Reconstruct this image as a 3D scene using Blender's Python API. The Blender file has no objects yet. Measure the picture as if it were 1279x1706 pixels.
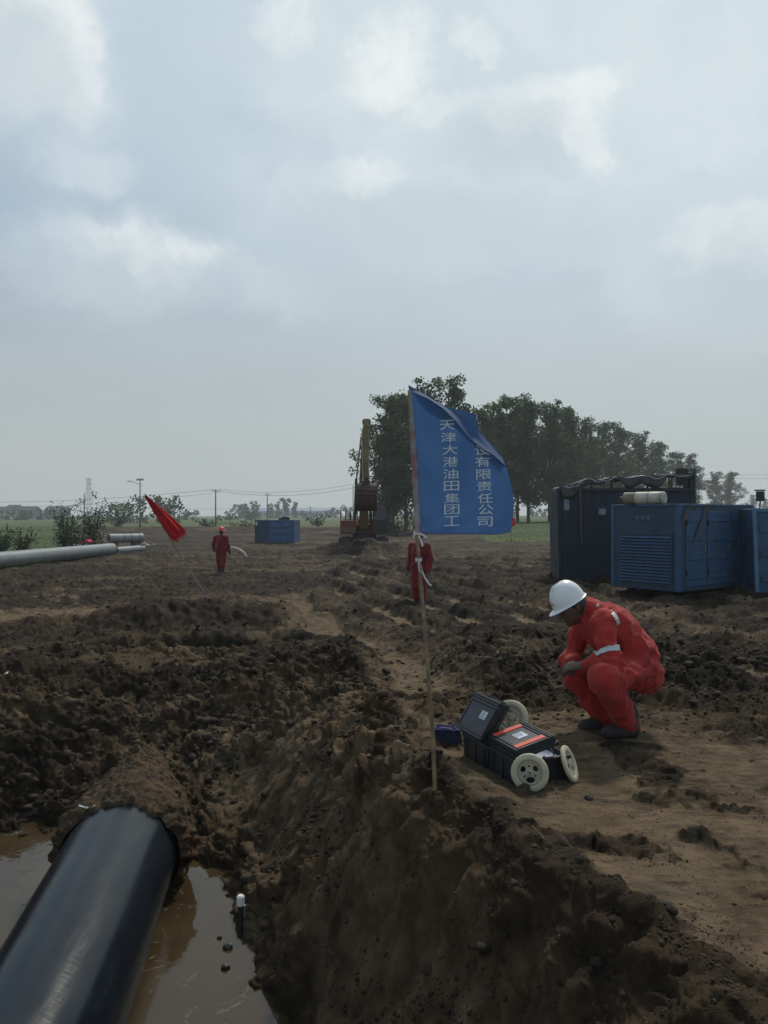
import bpy, bmesh, math, random
import numpy as np
from mathutils import Vector, Matrix, Euler

SC = bpy.context.scene
COL = SC.collection
random.seed(7)
RNG = np.random.default_rng(11)
R = math.radians

# ------------------------------------------------------------------ camera, world, sun, exposure
EYE, F, HX, HY = 2.2, 1282.0, 639.5, 858.0     # eye height, focal length (photo pixels), horizon row
cam_d = bpy.data.cameras.new('camera')
cam = bpy.data.objects.new('camera', cam_d)
COL.objects.link(cam)
cam_d.sensor_fit = 'VERTICAL'
cam_d.sensor_height = 36.0
cam_d.lens = F / 1706 * 36.0
cam_d.clip_start = 0.05
cam_d.clip_end = 6000
cam.location = (0, 0, EYE)
cam.rotation_euler = (R(90) + math.atan((HY - 853) / F), 0, 0)
SC.camera = cam
SC.view_settings.view_transform = 'Standard'
SC.view_settings.look = 'None'
SC.view_settings.exposure = 0.0
SC.view_settings.gamma = 1.0

SUN_EL, SUN_AZ = 50.0, 20.0     # azimuth measured to the right of the view direction (+Y)
sd = Vector((math.sin(R(SUN_AZ)) * math.cos(R(SUN_EL)), math.cos(R(SUN_AZ)) * math.cos(R(SUN_EL)), math.sin(R(SUN_EL))))
ld = bpy.data.lights.new('sun', 'SUN')
ld.energy = 2.5
ld.angle = R(7)
ld.color = (1.0, 0.93, 0.82)
lo = bpy.data.objects.new('sun', ld)
lo.rotation_euler = sd.to_track_quat('Z', 'Y').to_euler()
lo.location = (20, 20, 60)
COL.objects.link(lo)

W = bpy.data.worlds.new('World')
SC.world = W
W.use_nodes = True
wn = W.node_tree
wn.nodes.clear()


class NT:
    """tiny helper for writing node graphs"""
    def __init__(s, tree):
        s.t = tree

    def n(s, typ, **kw):
        nd = s.t.nodes.new(typ)
        for k, v in kw.items():
            if k == 'ins':
                for kk, vv in v.items():
                    sock = nd.inputs[kk]
                    if isinstance(vv, bpy.types.NodeSocket):
                        s.t.links.new(vv, sock)
                    else:
                        sock.default_value = vv
            else:
                setattr(nd, k, v)
        return nd

    def m(s, op, a, b=None, clamp=False, c=None):
        nd = s.n('ShaderNodeMath', operation=op, use_clamp=clamp)
        for i, v in enumerate((a, b, c)):
            if v is None:
                continue
            if isinstance(v, bpy.types.NodeSocket):
                s.t.links.new(v, nd.inputs[i])
            else:
                nd.inputs[i].default_value = v
        return nd.outputs[0]

    def noise(s, vec, scale, detail=4, rough=0.55, dist=0.0):
        nd = s.n('ShaderNodeTexNoise', ins={'Scale': scale, 'Detail': detail, 'Roughness': rough, 'Distortion': dist})
        if vec is not None:
            s.t.links.new(vec, nd.inputs['Vector'])
        return nd.outputs['Fac']

    def mix(s, fac, a, b, blend='MIX'):
        nd = s.n('ShaderNodeMix', data_type='RGBA', blend_type=blend)
        for i, v in ((0, fac), (6, a), (7, b)):
            if isinstance(v, bpy.types.NodeSocket):
                s.t.links.new(v, nd.inputs[i])
            else:
                nd.inputs[i].default_value = v if i == 0 else (*v, 1.0)[:4]
        return nd.outputs[2]

    def ramp(s, fac, lo_, hi_):
        nd = s.n('ShaderNodeMapRange', interpolation_type='SMOOTHSTEP', ins={'From Min': lo_, 'From Max': hi_})
        s.t.links.new(fac, nd.inputs['Value'])
        return nd.outputs['Result']


def pdir(px, py):
    return Vector(((px - HX) / F, 1.0, -(py - HY) / F)).normalized()


w = NT(wn)
tc = w.n('ShaderNodeTexCoord').outputs['Generated']
nrm = w.n('ShaderNodeVectorMath', operation='NORMALIZE', ins={0: tc}).outputs[0]
sep = w.n('ShaderNodeSeparateXYZ', ins={0: nrm})
zz = w.m('MAXIMUM', sep.outputs['Z'], 0.0)
# cloud layer coordinates: direction projected on a curved layer
inv = w.m('DIVIDE', 1.0, w.m('ADD', zz, 0.22))
lay = w.n('ShaderNodeVectorMath', operation='SCALE', ins={0: nrm, 'Scale': inv}).outputs[0]
n_big = w.noise(lay, 1.1, 5, 0.55, 0.15)
n_mid = w.noise(lay, 2.9, 6, 0.6, 0.2)
# distorted direction for the individual cumulus clouds
dn = w.n('ShaderNodeTexNoise', ins={'Scale': 6.5, 'Detail': 9.0, 'Roughness': 0.66, 'Vector': nrm}).outputs['Color']
dv = w.n('ShaderNodeVectorMath', operation='SUBTRACT', ins={0: dn, 1: (0.5, 0.5, 0.5)}).outputs[0]
dv = w.n('ShaderNodeVectorMath', operation='SCALE', ins={0: dv, 'Scale': 0.15}).outputs[0]
wd = w.n('ShaderNodeVectorMath', operation='ADD', ins={0: nrm, 1: dv}).outputs[0]


def blob(px, py, sx, sy, hard=0.35):
    """a cloud in a given direction of the sky; sx, sy are its angular half sizes (radians)"""
    d = pdir(px, py)
    rt = Vector((0, 0, 1)).cross(d).normalized()
    up = d.cross(rt).normalized()
    df = w.n('ShaderNodeVectorMath', operation='SUBTRACT', ins={0: wd, 1: tuple(d)}).outputs[0]
    a = w.n('ShaderNodeVectorMath', operation='DOT_PRODUCT', ins={0: df, 1: tuple(rt / sx)}).outputs['Value']
    b = w.n('ShaderNodeVectorMath', operation='DOT_PRODUCT', ins={0: df, 1: tuple(up / sy)}).outputs['Value']
    r2 = w.m('ADD', w.m('MULTIPLY', a, a), w.m('MULTIPLY', b, b))
    return w.ramp(r2, 1.0 + hard, 1.0 - hard * 1.6)


def union(lst):
    o = lst[0]
    for q in lst[1:]:
        o = w.m('MAXIMUM', o, q)
    return o


sky = w.n('ShaderNodeTexSky', sky_type='NISHITA', sun_disc=False, sun_elevation=R(SUN_EL), sun_rotation=R(SUN_AZ),
          air_density=1.2, dust_density=2.5, ozone_density=1.5).outputs[0]
skyc = w.n('ShaderNodeVectorMath', operation='SCALE', ins={0: sky, 'Scale': 0.35}).outputs[0]
# thin milky layer: blue grey high up, neutral grey to the horizon
el = sep.outputs['Z']
milk = w.mix(w.ramp(el, 0.02, 0.48), (4.50, 5.10, 5.20), (2.95, 4.30, 6.10))
base = w.mix(0.86, skyc, milk)
# greyer on the left, whiter towards the sun
sund = w.n('ShaderNodeVectorMath', operation='DOT_PRODUCT', ins={0: nrm, 1: tuple(sd)}).outputs['Value']
glow = w.ramp(sund, 0.55, 1.0)
base = w.mix(w.m('MULTIPLY', glow, 0.80), base, (7.0, 8.0, 8.3))
# veil of broken thin cloud
veil = w.m('MULTIPLY', w.ramp(n_big, 0.42, 0.66), w.ramp(el, 0.06, 0.34))
base = w.mix(w.m('MULTIPLY', veil, 0.42), base, (5.7, 6.8, 7.4))
fine = w.m('MULTIPLY', w.ramp(n_mid, 0.50, 0.72), w.ramp(el, 0.05, 0.30))
base = w.mix(w.m('MULTIPLY', fine, 0.22), base, (6.2, 7.0, 7.3))
greyp = w.m('MULTIPLY', w.ramp(n_mid, 0.48, 0.30), 0.20)
base = w.mix(greyp, base, (3.7, 4.6, 5.3))
tex = w.ramp(w.noise(wd, 9.0, 7, 0.62, 0.3), 0.30, 0.72)
tex2 = w.m('ADD', w.m('MULTIPLY', tex, 0.7), 0.3)
# soft bright masses
soft = union([blob(650, 120, .14, .12, .7), blob(740, 310, .24, .10, .8), blob(890, 210, .17, .10, .7), blob(1180, 130, .20, .20, .9), blob(960, 20, .2, .08, .9), blob(40, 60, .10, .12, .8),
              blob(210, 430, .14, .05, .8), blob(1260, 420, .15, .10, .8), blob(440, 480, .07, .03, .9), blob(120, 270, .05, .03, .9)])
base = w.mix(w.m('MULTIPLY', w.m('MULTIPLY', soft, tex2), 0.70), base, (7.4, 8.2, 8.4))
# brighter sunward edges of the cumulus, breaking up inwards
rim = union([blob(905, 178, .085, .040, .50), blob(640, 105, .050, .055, .55), blob(610, 298, .046, .028, .5), blob(985, 215, .022, .05, .5),
             blob(60, 66, .070, .080, .55), blob(225, 415, .085, .026, .85), blob(1255, 385, .080, .040, .5), blob(790, 75, .028, .016, .6),
             blob(705, 165, .07, .018, .6), blob(475, 15, .03, .03, .6)])
base = w.mix(w.m('MULTIPLY', w.m('MULTIPLY', rim, tex2), 0.80), base, (9.1, 9.3, 9.2))
# grey undersides
core = union([blob(850, 240, .085, .045, .8), blob(25, 120, .060, .070, .8), blob(720, 390, .20, .05, .9), blob(200, 475, .12, .035, .9),
              blob(1270, 470, .10, .06, .9), blob(560, 480, .14, .05, .9)])
base = w.mix(w.m('MULTIPLY', core, 0.72), base, (5.2, 6.2, 6.7))
# grey haze band low down
low = w.ramp(el, 0.34, 0.02)
base = w.mix(w.m('MULTIPLY', low, 0.60), base, (4.95, 5.40, 5.35))
bg = w.n('ShaderNodeBackground', ins={'Color': base, 'Strength': 0.1})
out = w.n('ShaderNodeOutputWorld')
wn.links.new(bg.outputs[0], out.inputs['Surface'])

SC.cycles.use_denoising = True
SC.cycles.max_bounces = 6
SC.cycles.transparent_max_bounces = 6
SC.cycles.volume_bounces = 0


def P(px, py, D):
    """world point that lies D metres ahead, given as a bearing and elevation measured off the photo"""
    return Vector(((px - HX) / F * D, D, EYE - (py - HY) / F * D))


# ------------------------------------------------------------------ materials
MATS = {}


def mat(name, col, rough=0.6, metal=0.0, var=0.15, vscale=8.0, bump=0.0, bscale=40.0, dirt=0.0, dirtcol=(0.09, 0.065, 0.045),
        dscale=3.0, spec=0.5, sheen=0.0, coat=0.0, two=None, twoscale=2.0):
    if name in MATS:
        return MATS[name]
    m = bpy.data.materials.new(name)
    m.use_nodes = True
    t = NT(m.node_tree)
    b = m.node_tree.nodes['Principled BSDF']
    obc = t.n('ShaderNodeTexCoord').outputs['Object']
    n1 = t.noise(obc, vscale, 6, 0.6)
    lo_ = tuple(c * (1 - var) for c in col)
    hi_ = tuple(min(1, c * (1 + var)) for c in col)
    c = t.mix(t.ramp(n1, 0.3, 0.7), lo_, hi_)
    if two:
        c = t.mix(t.ramp(t.noise(obc, twoscale, 5, 0.6), 0.45, 0.62), c, two)
    if dirt > 0:
        nd = t.noise(obc, dscale, 8, 0.65)
        f = t.m('MULTIPLY', t.ramp(nd, 0.40, 0.68), dirt)
        c = t.mix(f, c, dirtcol)
        r = t.m('ADD', t.m('MULTIPLY', f, 0.5), rough, clamp=True)
        m.node_tree.links.new(r, b.inputs['Roughness'])
    else:
        nr = t.noise(obc, vscale * 2.3, 4, 0.5)
        r = t.m('ADD', t.m('MULTIPLY', t.m('SUBTRACT', nr, 0.5), 0.25), rough, clamp=True)
        m.node_tree.links.new(r, b.inputs['Roughness'])
    m.node_tree.links.new(c, b.inputs['Base Color'])
    b.inputs['Metallic'].default_value = metal
    b.inputs['Specular IOR Level'].default_value = spec
    b.inputs['Sheen Weight'].default_value = sheen
    b.inputs['Coat Weight'].default_value = coat
    if bump > 0:
        bn = t.noise(obc, bscale, 6, 0.6)
        bp = t.n('ShaderNodeBump', ins={'Strength': 1.0, 'Distance': bump, 'Height': bn})
        m.node_tree.links.new(bp.outputs[0], b.inputs['Normal'])
    MATS[name] = m
    return m


# ------------------------------------------------------------------ object helpers
def tag(o, label=None, cat=None, group=None, kind=None):
    if label:
        o['label'] = label
    if cat:
        o['category'] = cat
    if group:
        o['group'] = group
    if kind:
        o['kind'] = kind
    return o


def empty(name, loc=(0, 0, 0), rz=0.0, **kw):
    o = bpy.data.objects.new(name, None)
    o.empty_display_size = 0.1
    COL.objects.link(o)
    o.location = loc
    o.rotation_euler = (0, 0, rz)
    return tag(o, **kw)


def raw(name, verts, faces, m=None, parent=None, smooth=False, loc=None):
    me = bpy.data.meshes.new(name)
    verts = np.asarray(verts, dtype=np.float32)
    if isinstance(faces, np.ndarray) and len(faces):
        nv, nf, k = len(verts), len(faces), faces.shape[1]
        me.vertices.add(nv)
        me.vertices.foreach_set('co', verts.ravel())
        me.loops.add(nf * k)
        me.polygons.add(nf)
        me.loops.foreach_set('vertex_index', faces.astype(np.int32).ravel())
        me.polygons.foreach_set('loop_start', np.arange(0, nf * k, k, dtype=np.int32))
        me.update(calc_edges=True)
    else:
        me.from_pydata([tuple(map(float, v)) for v in verts], [], [list(map(int, f)) for f in faces])
    if smooth:
        me.polygons.foreach_set('use_smooth', np.ones(len(me.polygons), dtype=bool))
    o = bpy.data.objects.new(name, me)
    COL.objects.link(o)
    if m:
        me.materials.append(m)
    if parent:
        o.parent = parent
    if loc is not None:
        o.location = loc
    return o


class MB:
    """collects boxes, tubes and sweeps, then links them as one mesh object"""
    def __init__(s):
        s.v, s.f, s.p = [], [], []

    def add(s, vs, fs):
        o = len(s.v)
        s.p.append((o, len(s.f)))
        s.v += [Vector(v) for v in vs]
        s.f += [[i + o for i in f] for f in fs]
        return s

    def hexa(s, p):
        return s.add(p, [(0, 3, 2, 1), (4, 5, 6, 7), (0, 1, 5, 4), (1, 2, 6, 5), (2, 3, 7, 6), (3, 0, 4, 7)])

    def box(s, c, sz, M=None):
        x, y, z = sz[0] / 2, sz[1] / 2, sz[2] / 2
        p = [Vector(q) for q in ((-x, -y, -z), (x, -y, -z), (x, y, -z), (-x, y, -z), (-x, -y, z), (x, -y, z), (x, y, z), (-x, y, z))]
        if M is not None:
            p = [M @ q for q in p]
        return s.hexa([q + Vector(c) for q in p])

    def frame(s, o, a, b, c):
        """box from corner o with edge vectors a, b, c"""
        o, a, b, c = map(Vector, (o, a, b, c))
        return s.hexa([o, o + a, o + a + b, o + b, o + c, o + a + c, o + a + b + c, o + b + c])

    def tube(s, pts, rad, seg=10, cap=True):
        pts = [Vector(p) for p in pts]
        n = len(pts)
        rad = rad if hasattr(rad, '__len__') else [rad] * n
        rings = []
        prev = None
        base = len(s.v)
        s.p.append((base, len(s.f)))
        for i, p in enumerate(pts):
            d = (pts[min(i + 1, n - 1)] - pts[max(i - 1, 0)]).normalized()
            if prev is None:
                u = d.orthogonal().normalized()
            else:
                u = (prev - d * prev.dot(d))
                u = u.normalized() if u.length > 1e-6 else d.orthogonal().normalized()
            prev = u
            v = d.cross(u)
            for k in range(seg):
                a = 2 * math.pi * k / seg
                s.v.append(p + (u * math.cos(a) + v * math.sin(a)) * rad[i])
        for i in range(n - 1):
            for k in range(seg):
                a, b = base + i * seg + k, base + i * seg + (k + 1) % seg
                s.f.append([a, b, b + seg, a + seg])
        if cap:
            s.f.append([base + k for k in range(seg)][::-1])
            s.f.append([base + (n - 1) * seg + k for k in range(seg)])
        return s

    def bar(s, a, b, w_, h=None, up=(0, 0, 1)):
        a, b = Vector(a), Vector(b)
        h = h or w_
        d = (b - a).normalized()
        u = Vector(up)
        sx = d.cross(u)
        sx = sx.normalized() if sx.length > 1e-4 else d.orthogonal().normalized()
        u = sx.cross(d)
        o = a - sx * w_ / 2 - u * h / 2
        return s.frame(o, sx * w_, b - a, u * h)

    def build_each(s, name, m, parent=None, smooth=False, bevel=0.0):
        """every piece added becomes a part of its own"""
        ends = s.p[1:] + [(len(s.v), len(s.f))]
        for (v0, f0), (v1, f1) in zip(s.p, ends):
            q = MB()
            q.v = s.v[v0:v1]
            q.f = [[i - v0 for i in f] for f in s.f[f0:f1]]
            q.build(name, m, parent, smooth, bevel)

    def build(s, name, m, parent=None, smooth=False, bevel=0.0, seg=2, loc=None):
        o = raw(name, s.v, s.f, m, parent, smooth, loc)
        bm = bmesh.new()
        bm.from_mesh(o.data)
        bmesh.ops.recalc_face_normals(bm, faces=bm.faces)
        bm.to_mesh(o.data)
        bm.free()
        if smooth:
            o.data.set_sharp_from_angle(angle=R(40))
        if bevel > 0:
            md = o.modifiers.new('bevel', 'BEVEL')
            md.width = bevel
            md.segments = seg
            md.limit_method = 'ANGLE'
        return o


def copy_tree(o, parent=None):
    c = o.copy()
    COL.objects.link(c)
    c.parent = parent
    for ch in [q for q in bpy.data.objects if q.parent == o and q != c]:
        copy_tree(ch, c)
    return c


# ------------------------------------------------------------------ numpy noise
_r = np.random.default_rng(5)
GR = _r.random((256, 256)) * 2 * np.pi
GX, GY = np.cos(GR), np.sin(GR)
JX, JY, JV = _r.random((256, 256)), _r.random((256, 256)), _r.random((256, 256))


def perlin(x, y):
    xi, yi = np.floor(x).astype(np.int64), np.floor(y).astype(np.int64)
    fx, fy = x - xi, y - yi
    u, v = fx * fx * fx * (fx * (fx * 6 - 15) + 10), fy * fy * fy * (fy * (fy * 6 - 15) + 10)

    def g(i, j):
        a, b = (xi + i) & 255, (yi + j) & 255
        return GX[a, b] * (fx - i) + GY[a, b] * (fy - j)
    return ((g(0, 0) * (1 - u) + g(1, 0) * u) * (1 - v) + (g(0, 1) * (1 - u) + g(1, 1) * u) * v) * 1.5


def fbm(x, y, wl, octv=4, gain=0.5):
    s, a, f = 0.0, 1.0, 1.0 / wl
    for i in range(octv):
        s = s + a * perlin(x * f + 17.3 * i, y * f - 9.1 * i)
        a *= gain
        f *= 2.03
    return s


def clods(x, y, wl):
    """rounded clods: upper envelope of randomly sized domes, 0..1"""
    x, y = x / wl, y / wl
    xi, yi = np.floor(x).astype(np.int64), np.floor(y).astype(np.int64)
    best = np.zeros_like(x)
    for i in (-1, 0, 1):
        for j in (-1, 0, 1):
            a, b = (xi + i) & 255, (yi + j) & 255
            dx, dy = x - (xi + i + JX[a, b]), y - (yi + j + JY[a, b])
            r = 0.35 + 0.55 * JV[a, b]
            h = np.sqrt(np.maximum(0, r * r - dx * dx - dy * dy))
            best = np.maximum(best, h)
    return best


def facets(x, y, wl):
    """broken lumps: every cell is a tilted slab of its own height"""
    x, y = x / wl, y / wl
    xi, yi = np.floor(x).astype(np.int64), np.floor(y).astype(np.int64)
    bd = np.full_like(x, 9.0)
    b2 = np.full_like(x, 9.0)
    bh = np.zeros_like(x)
    for i in (-1, 0, 1):
        for j in (-1, 0, 1):
            a, b = (xi + i) & 255, (yi + j) & 255
            dx, dy = x - (xi + i + JX[a, b]), y - (yi + j + JY[a, b])
            d = dx * dx + dy * dy
            hh = JV[a, b] * 0.8 + 0.9 * (GX[a, b] * dx + GY[a, b] * dy)
            nb = d < bd
            b2 = np.where(nb, bd, np.minimum(b2, d))
            bd = np.where(nb, d, bd)
            bh = np.where(nb, hh, bh)
    e = np.clip((np.sqrt(b2) - np.sqrt(bd)) / 0.28, 0, 1)
    return bh * e + 0.15 * (e - 1)


def billow(x, y, wl, octv=3):
    s_, a, f = 0.0, 1.0, 1.0 / wl
    for i in range(octv):
        s_ = s_ + a * (np.abs(perlin(x * f + 5.1 * i, y * f + 3.3 * i)) * 2 - 0.55)
        a *= 0.52
        f *= 2.1
    return s_


def ss(e0, e1, x):
    t = np.clip((x - e0) / (e1 - e0), 0, 1)
    return t * t * (3 - 2 * t)


def lin(e0, e1, x):
    return np.clip((x - e0) / (e1 - e0), 0, 1)


# ------------------------------------------------------------------ terrain
WATER_Z = -0.56
PIPE_A, PIPE_DIR = Vector((-1.93, 5.66, -0.30)), Vector((-0.109, 1.0, 0.0765))


def pipe_xc(Y):
    return -1.93 - 0.109 * (Y - 5.66)


EDGE_Y = np.array([-3., 1.0, 2.3, 2.9, 3.4, 3.9, 4.6, 5.6, 6.8, 8.0, 10.0, 13., 17., 20.])
EDGE_X = np.array([1.15, 1.15, 0.92, 0.76, 0.55, 0.30, 0.12, 0.0, -0.12, -0.4, -1.1, -1.7, -2.2, -2.2])


TRK_Y = np.array([4.0, 5.5, 6.75, 9.3, 13.1, 18.6, 24.0, 40.0])
TRK_X = np.array([1.1, 0.92, 0.66, 0.22, -0.5, -2.02, -3.6, -9.0])


def terrain(X, Y, detail=True, parts=False):
    X = np.asarray(X, float)
    Y = np.asarray(Y, float)
    wx = X + 0.10 * fbm(X, Y, 0.9, 3) + 0.05 * fbm(X + 40, Y, 0.25, 2)
    wy = Y + 0.12 * fbm(X + 9, Y + 31, 1.1, 3)
    # spoil plateau the camera stands on, sloping down to the field
    plat = 0.78 * (1 - ss(5.2, 14.5, wy + 0.35 * np.maximum(0, -X - 0.5)))
    left = 1 - ss(-3.4, -0.6, X)
    plat = plat * (1 - 0.25 * left) - 0.10 * left * (1 - ss(6, 12, Y))
    base = plat + 0.05 * fbm(X, Y, 3.7, 3)
    far = ss(25, 60, Y)
    base = base * (1 - far)
    # pipe trench
    s = wx - pipe_xc(wy)
    edge_s = np.interp(wy, EDGE_Y, EDGE_X) - pipe_xc(wy)
    bot_r = np.interp(wy, [1, 3.2, 4.2, 5.0, 6.0, 7.0], [1.25, 1.12, 1.02, 0.80, 0.42, 0.35])
    right = 1 - lin(bot_r, edge_s + 0.06, s)
    right = 0.35 * right + 0.65 * ss(0, 1, right)
    lft = 1 - lin(-1.25, -2.75, s) if False else lin(-2.9, -1.15, s)
    end = 1 - lin(6.35, 9.6, wy + 0.25 * np.abs(s) + 0.55 * ss(-0.3, 0.4, s))
    end = end * 0.8 + 0.2 * ss(0, 1, end)
    t = np.clip(right, 0, 1) * np.clip(lft, 0, 1) * np.clip(end, 0, 1)
    tr = np.minimum(np.minimum(right, lft), end)
    t = 0.4 * t + 0.6 * tr
    h = base * (1 - t) + (-0.80) * t
    slope = np.clip(t * (1 - t) * 4, 0, 1)
    # small berm along the trench shoulder
    ds = s - edge_s
    crest = np.exp(-((ds + 0.02) / 0.22) ** 2) * (1 - ss(8, 14, Y)) * ss(-1, 2, Y)
    h = h + 0.07 * crest
    # second shallow pit with its spoil ridge
    px_, py_ = wx + 3.3, wy - 12.6
    pit = np.clip(1.25 - (px_ / 2.4) ** 2 - (py_ / 1.25) ** 2, 0, 1)
    pitf = ss(0, 0.8, pit)
    h = h - 0.80 * pitf
    ridge = np.exp(-((wy - 15.6 - 0.10 * (wx + 3)) / 0.8) ** 2) * np.exp(-((wx + 3.3) / 3.2) ** 4)
    h = h + 0.42 * ridge + 0.14 * np.exp(-((wy - 10.9) / 0.5) ** 2) * np.exp(-((wx + 3.4) / 2.6) ** 4)
    mound2 = np.exp(-(((wx + 1.0) / 0.85) ** 2 + ((wy - 9.3) / 1.6) ** 2))
    h = h + 0.16 * mound2
    # left hand rubble banks
    lb = np.exp(-(((wx + 4.3) / 1.7) ** 2 + ((wy - 8.8) / 1.3) ** 2))
    h = h + 0.22 * lb
    # wheel ruts running away to the left over the right hand field
    q = wx - np.interp(wy, TRK_Y, TRK_X) + 0.28 * fbm(X, Y * 0.35, 3.0, 2)
    rr = ss(5.5, 8.0, Y) * ss(-0.6, 0.5, ds - 0.2) * (1 - ss(32, 48, Y))
    rut = 1 - np.abs(((q / 1.45) % 1.0) - 0.5) * 2
    ridge_r = ss(0.35, 0.75, rut)
    h = h + rr * (0.27 * ridge_r - 0.09) * (0.65 + 0.5 * fbm(X + 3, Y, 2.3, 2))
    # far embankment before the green fields
    bank = np.exp(-((wy - 96 - 0.02 * X) / 5.5) ** 2) * (1 - ss(-8, 4, X - 2))
    h = h + 0.75 * bank
    h = h + 1.15 * ss(58, 98, Y) * ss(2, 8, X)
    h = h + 0.95 * np.exp(-(((X + 1.3) / 2.9) ** 2 + ((wy - 43.8) / 1.5) ** 2)) * (0.8 + 0.25 * fbm(X, Y, 1.3, 3))
    bank2 = np.exp(-((wy - 56) / 3.0) ** 2) * ss(4, 12, X) * (1 - ss(26, 34, X))
    h = h + 0.22 * bank2
    h = h + 0.075 * np.exp(-(((X - 1.5) / 0.75) ** 2 + ((Y - 5.0) / 0.6) ** 2))
    # roughness: smooth trodden floor on the right, clods everywhere else
    smooth_f = ss(0.0, 0.22, ds) * (1 - ss(5.0, 6.4, Y + 0.25 * X + 0.4 * fbm(X, Y, 1.3, 2)))
    patch = ss(2.9, 3.5, X + 0.35 * fbm(X, Y, 0.8, 3)) * ss(3.6, 4.6, Y)
    smooth_f = smooth_f * (1 - patch)
    pale_r = rr * (1 - ss(0.25, 0.50, rut)) * ss(-0.35, 0.15, fbm(X * 1.3, Y * 0.5, 2.6, 3))
    trackL = np.exp(-((wy - 17.5 - 0.55 * (wx + 6.0)) / 1.5) ** 2) * (1 - ss(-5.0, -3.0, X)) * ss(-0.2, 0.3, fbm(X, Y, 2, 2) + 0.25)
    trackM = np.exp(-(q / (0.42 + 0.020 * Y)) ** 4) * ss(6.3, 7.2, Y) * (1 - ss(19, 23, Y))
    trackM = trackM * (0.45 + 0.55 * ss(-0.5, 0.1, fbm(X, Y, 1.1, 3)))
    h = h - trackM * 0.05
    smooth = np.clip(smooth_f + 0.85 * pale_r + 0.8 * trackM + 0.7 * trackL, 0, 1)
    pad = np.exp(-(((X - 1.42) / 0.42) ** 2 + ((Y - 4.88) / 0.42) ** 2) ** 2)     # trodden flat where the worker squats
    smooth = np.maximum(smooth, pad)
    rough = np.clip(1 - smooth, 0.0, 1)
    fade = 1 - 0.6 * ss(40, 90, Y)
    det = np.zeros_like(h)
    h0 = h
    X0_, Y0_ = X, Y
    if detail:
        X, Y = X + 0.9 * h, Y + 0.55 * h      # follow the slope so the clods are not stretched down it
        big = fbm(X + 70, Y - 12, 0.9, 4)
        n2 = fbm(X - 33, Y + 8, 0.33, 4)
        wX, wY = X + 0.05 * fbm(X, Y, 0.22, 3), Y + 0.05 * fbm(X + 50, Y, 0.22, 3)
        patchy = ss(-0.35, 0.35, fbm(X + 5, Y + 5, 1.5, 3))
        dm = (1 - 0.35 * ss(7, 14, Y)) * (1 - 0.62 * (1 - ss(3.6, 5.5, Y0_)))
        cl = 0.060 * facets(wX, wY, 0.27) * patchy * dm
        cl = cl + 0.036 * facets(wX * 1.1 + 7, wY, 0.125) * (0.4 + 0.6 * patchy) * dm
        cl = cl + 0.060 * (0.5 + 0.5 * dm) * billow(wX, wY, 0.30, 4)
        near = 1 - ss(10, 18, Y)
        cl = cl + near * (0.020 * facets(wX - 8, wY, 0.055) + 0.012 * billow(wX + 3, wY, 0.06, 3) + 0.28 * 0.05 * clods(X, Y, 0.05) * patchy)
        cl = cl + 0.13 * 0.20 * dm * clods(X + 3, wY + 5, 0.20) * ss(0.1, 0.5, fbm(X - 15, Y, 1.0, 2))
        # slipped, scraped bank face: fewer clods, streaks running downhill
        bank_face = slope * ss(0.2, 0.6, s) * (1 - ss(6.5, 8.5, Y))
        scrape = bank_face * ss(-0.40, 0.10, fbm(X + 60, Y - 20, 0.95, 2) + 0.15)
        streak = 0.022 * fbm(wx * 0.35 + 5, wy + 0.25 * wx, 0.13, 3)
        det = rough * fade * ((0.085 * big + 0.10 * ss(4, 8, Y) * fbm(X * 0.8, Y * 0.55, 1.9, 3) + 0.035 * n2) * (1 - 0.68 * scrape) + cl * (1 - 0.86 * scrape) + 0.2 * streak * scrape)
        det = det * (1 - 0.42 * (1 - ss(3.4, 4.8, Y0_)))
        det = det + (1 - rough) * (0.016 * fbm(X, Y, 0.6, 4) + 0.006 * fbm(X * .6 + 7, Y * 2.0, 0.09, 3) + 0.006 * facets(X * .7, wY, 0.10) * ss(-.1, .4, fbm(X + 2, Y, .7, 3)) - 0.008)
        # broken slabs and cracks at the shoulder
        cr = np.exp(-((ds - 0.05) / 0.16) ** 2) * (1 - ss(7, 9, Y))
        det = det + cr * (0.030 * clods(X + 2, Y + 9, 0.12) / 1.0 * 0.6 + 0.02 * n2)
        # hoof and boot scuffs with dark crumbs on the trodden floor
        sc = np.clip(ss(0.22, 0.45, fbm(X + 21, Y - 4, 0.45, 4)) + ss(3.1, 2.3, Y) * 0 + (1 - ss(2.5, 3.0, Y + 0.3 * X + 0.3 * fbm(X, Y, .5, 3))), 0, 1) * smooth_f
        det = det + sc * (0.022 * facets(wX, wY, 0.09) + 0.016 * billow(wX, wY, 0.11, 3) + 0.012 * facets(wX, wY, 0.035))
        X, Y = X0_, Y0_
        h = h + det
    h = h * (1 - 0.8 * pad) + 0.8 * pad * (0.815 + 0.004 * fbm(X, Y, 0.12, 2))
    under = h < WATER_Z - 0.06
    h = np.where(under, WATER_Z - 0.06 + (h - WATER_Z + 0.06) * 0.35, h)
    # grass beyond the worked strip
    gn = 5 * fbm(X, Y, 14, 3) + 1.2 * fbm(X, Y, 2.2, 3)
    gl = ss(-1.5, 1.5, (Y - (96 + 3) + gn))
    gr = ss(-1.0, 1.0, (Y - 60 + gn * 0.8)) * ss(7, 10, X)
    gfl = ss(-1, 1, (-X - 0.42 * Y - 0.2 + 0.5 * gn)) * ss(28, 34, Y)
    grass = np.clip(np.maximum(np.maximum(gl, gr), gfl * 0.9), 0, 1)
    h = np.where(grass > 0.5, h - det * 0.6, h)
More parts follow.
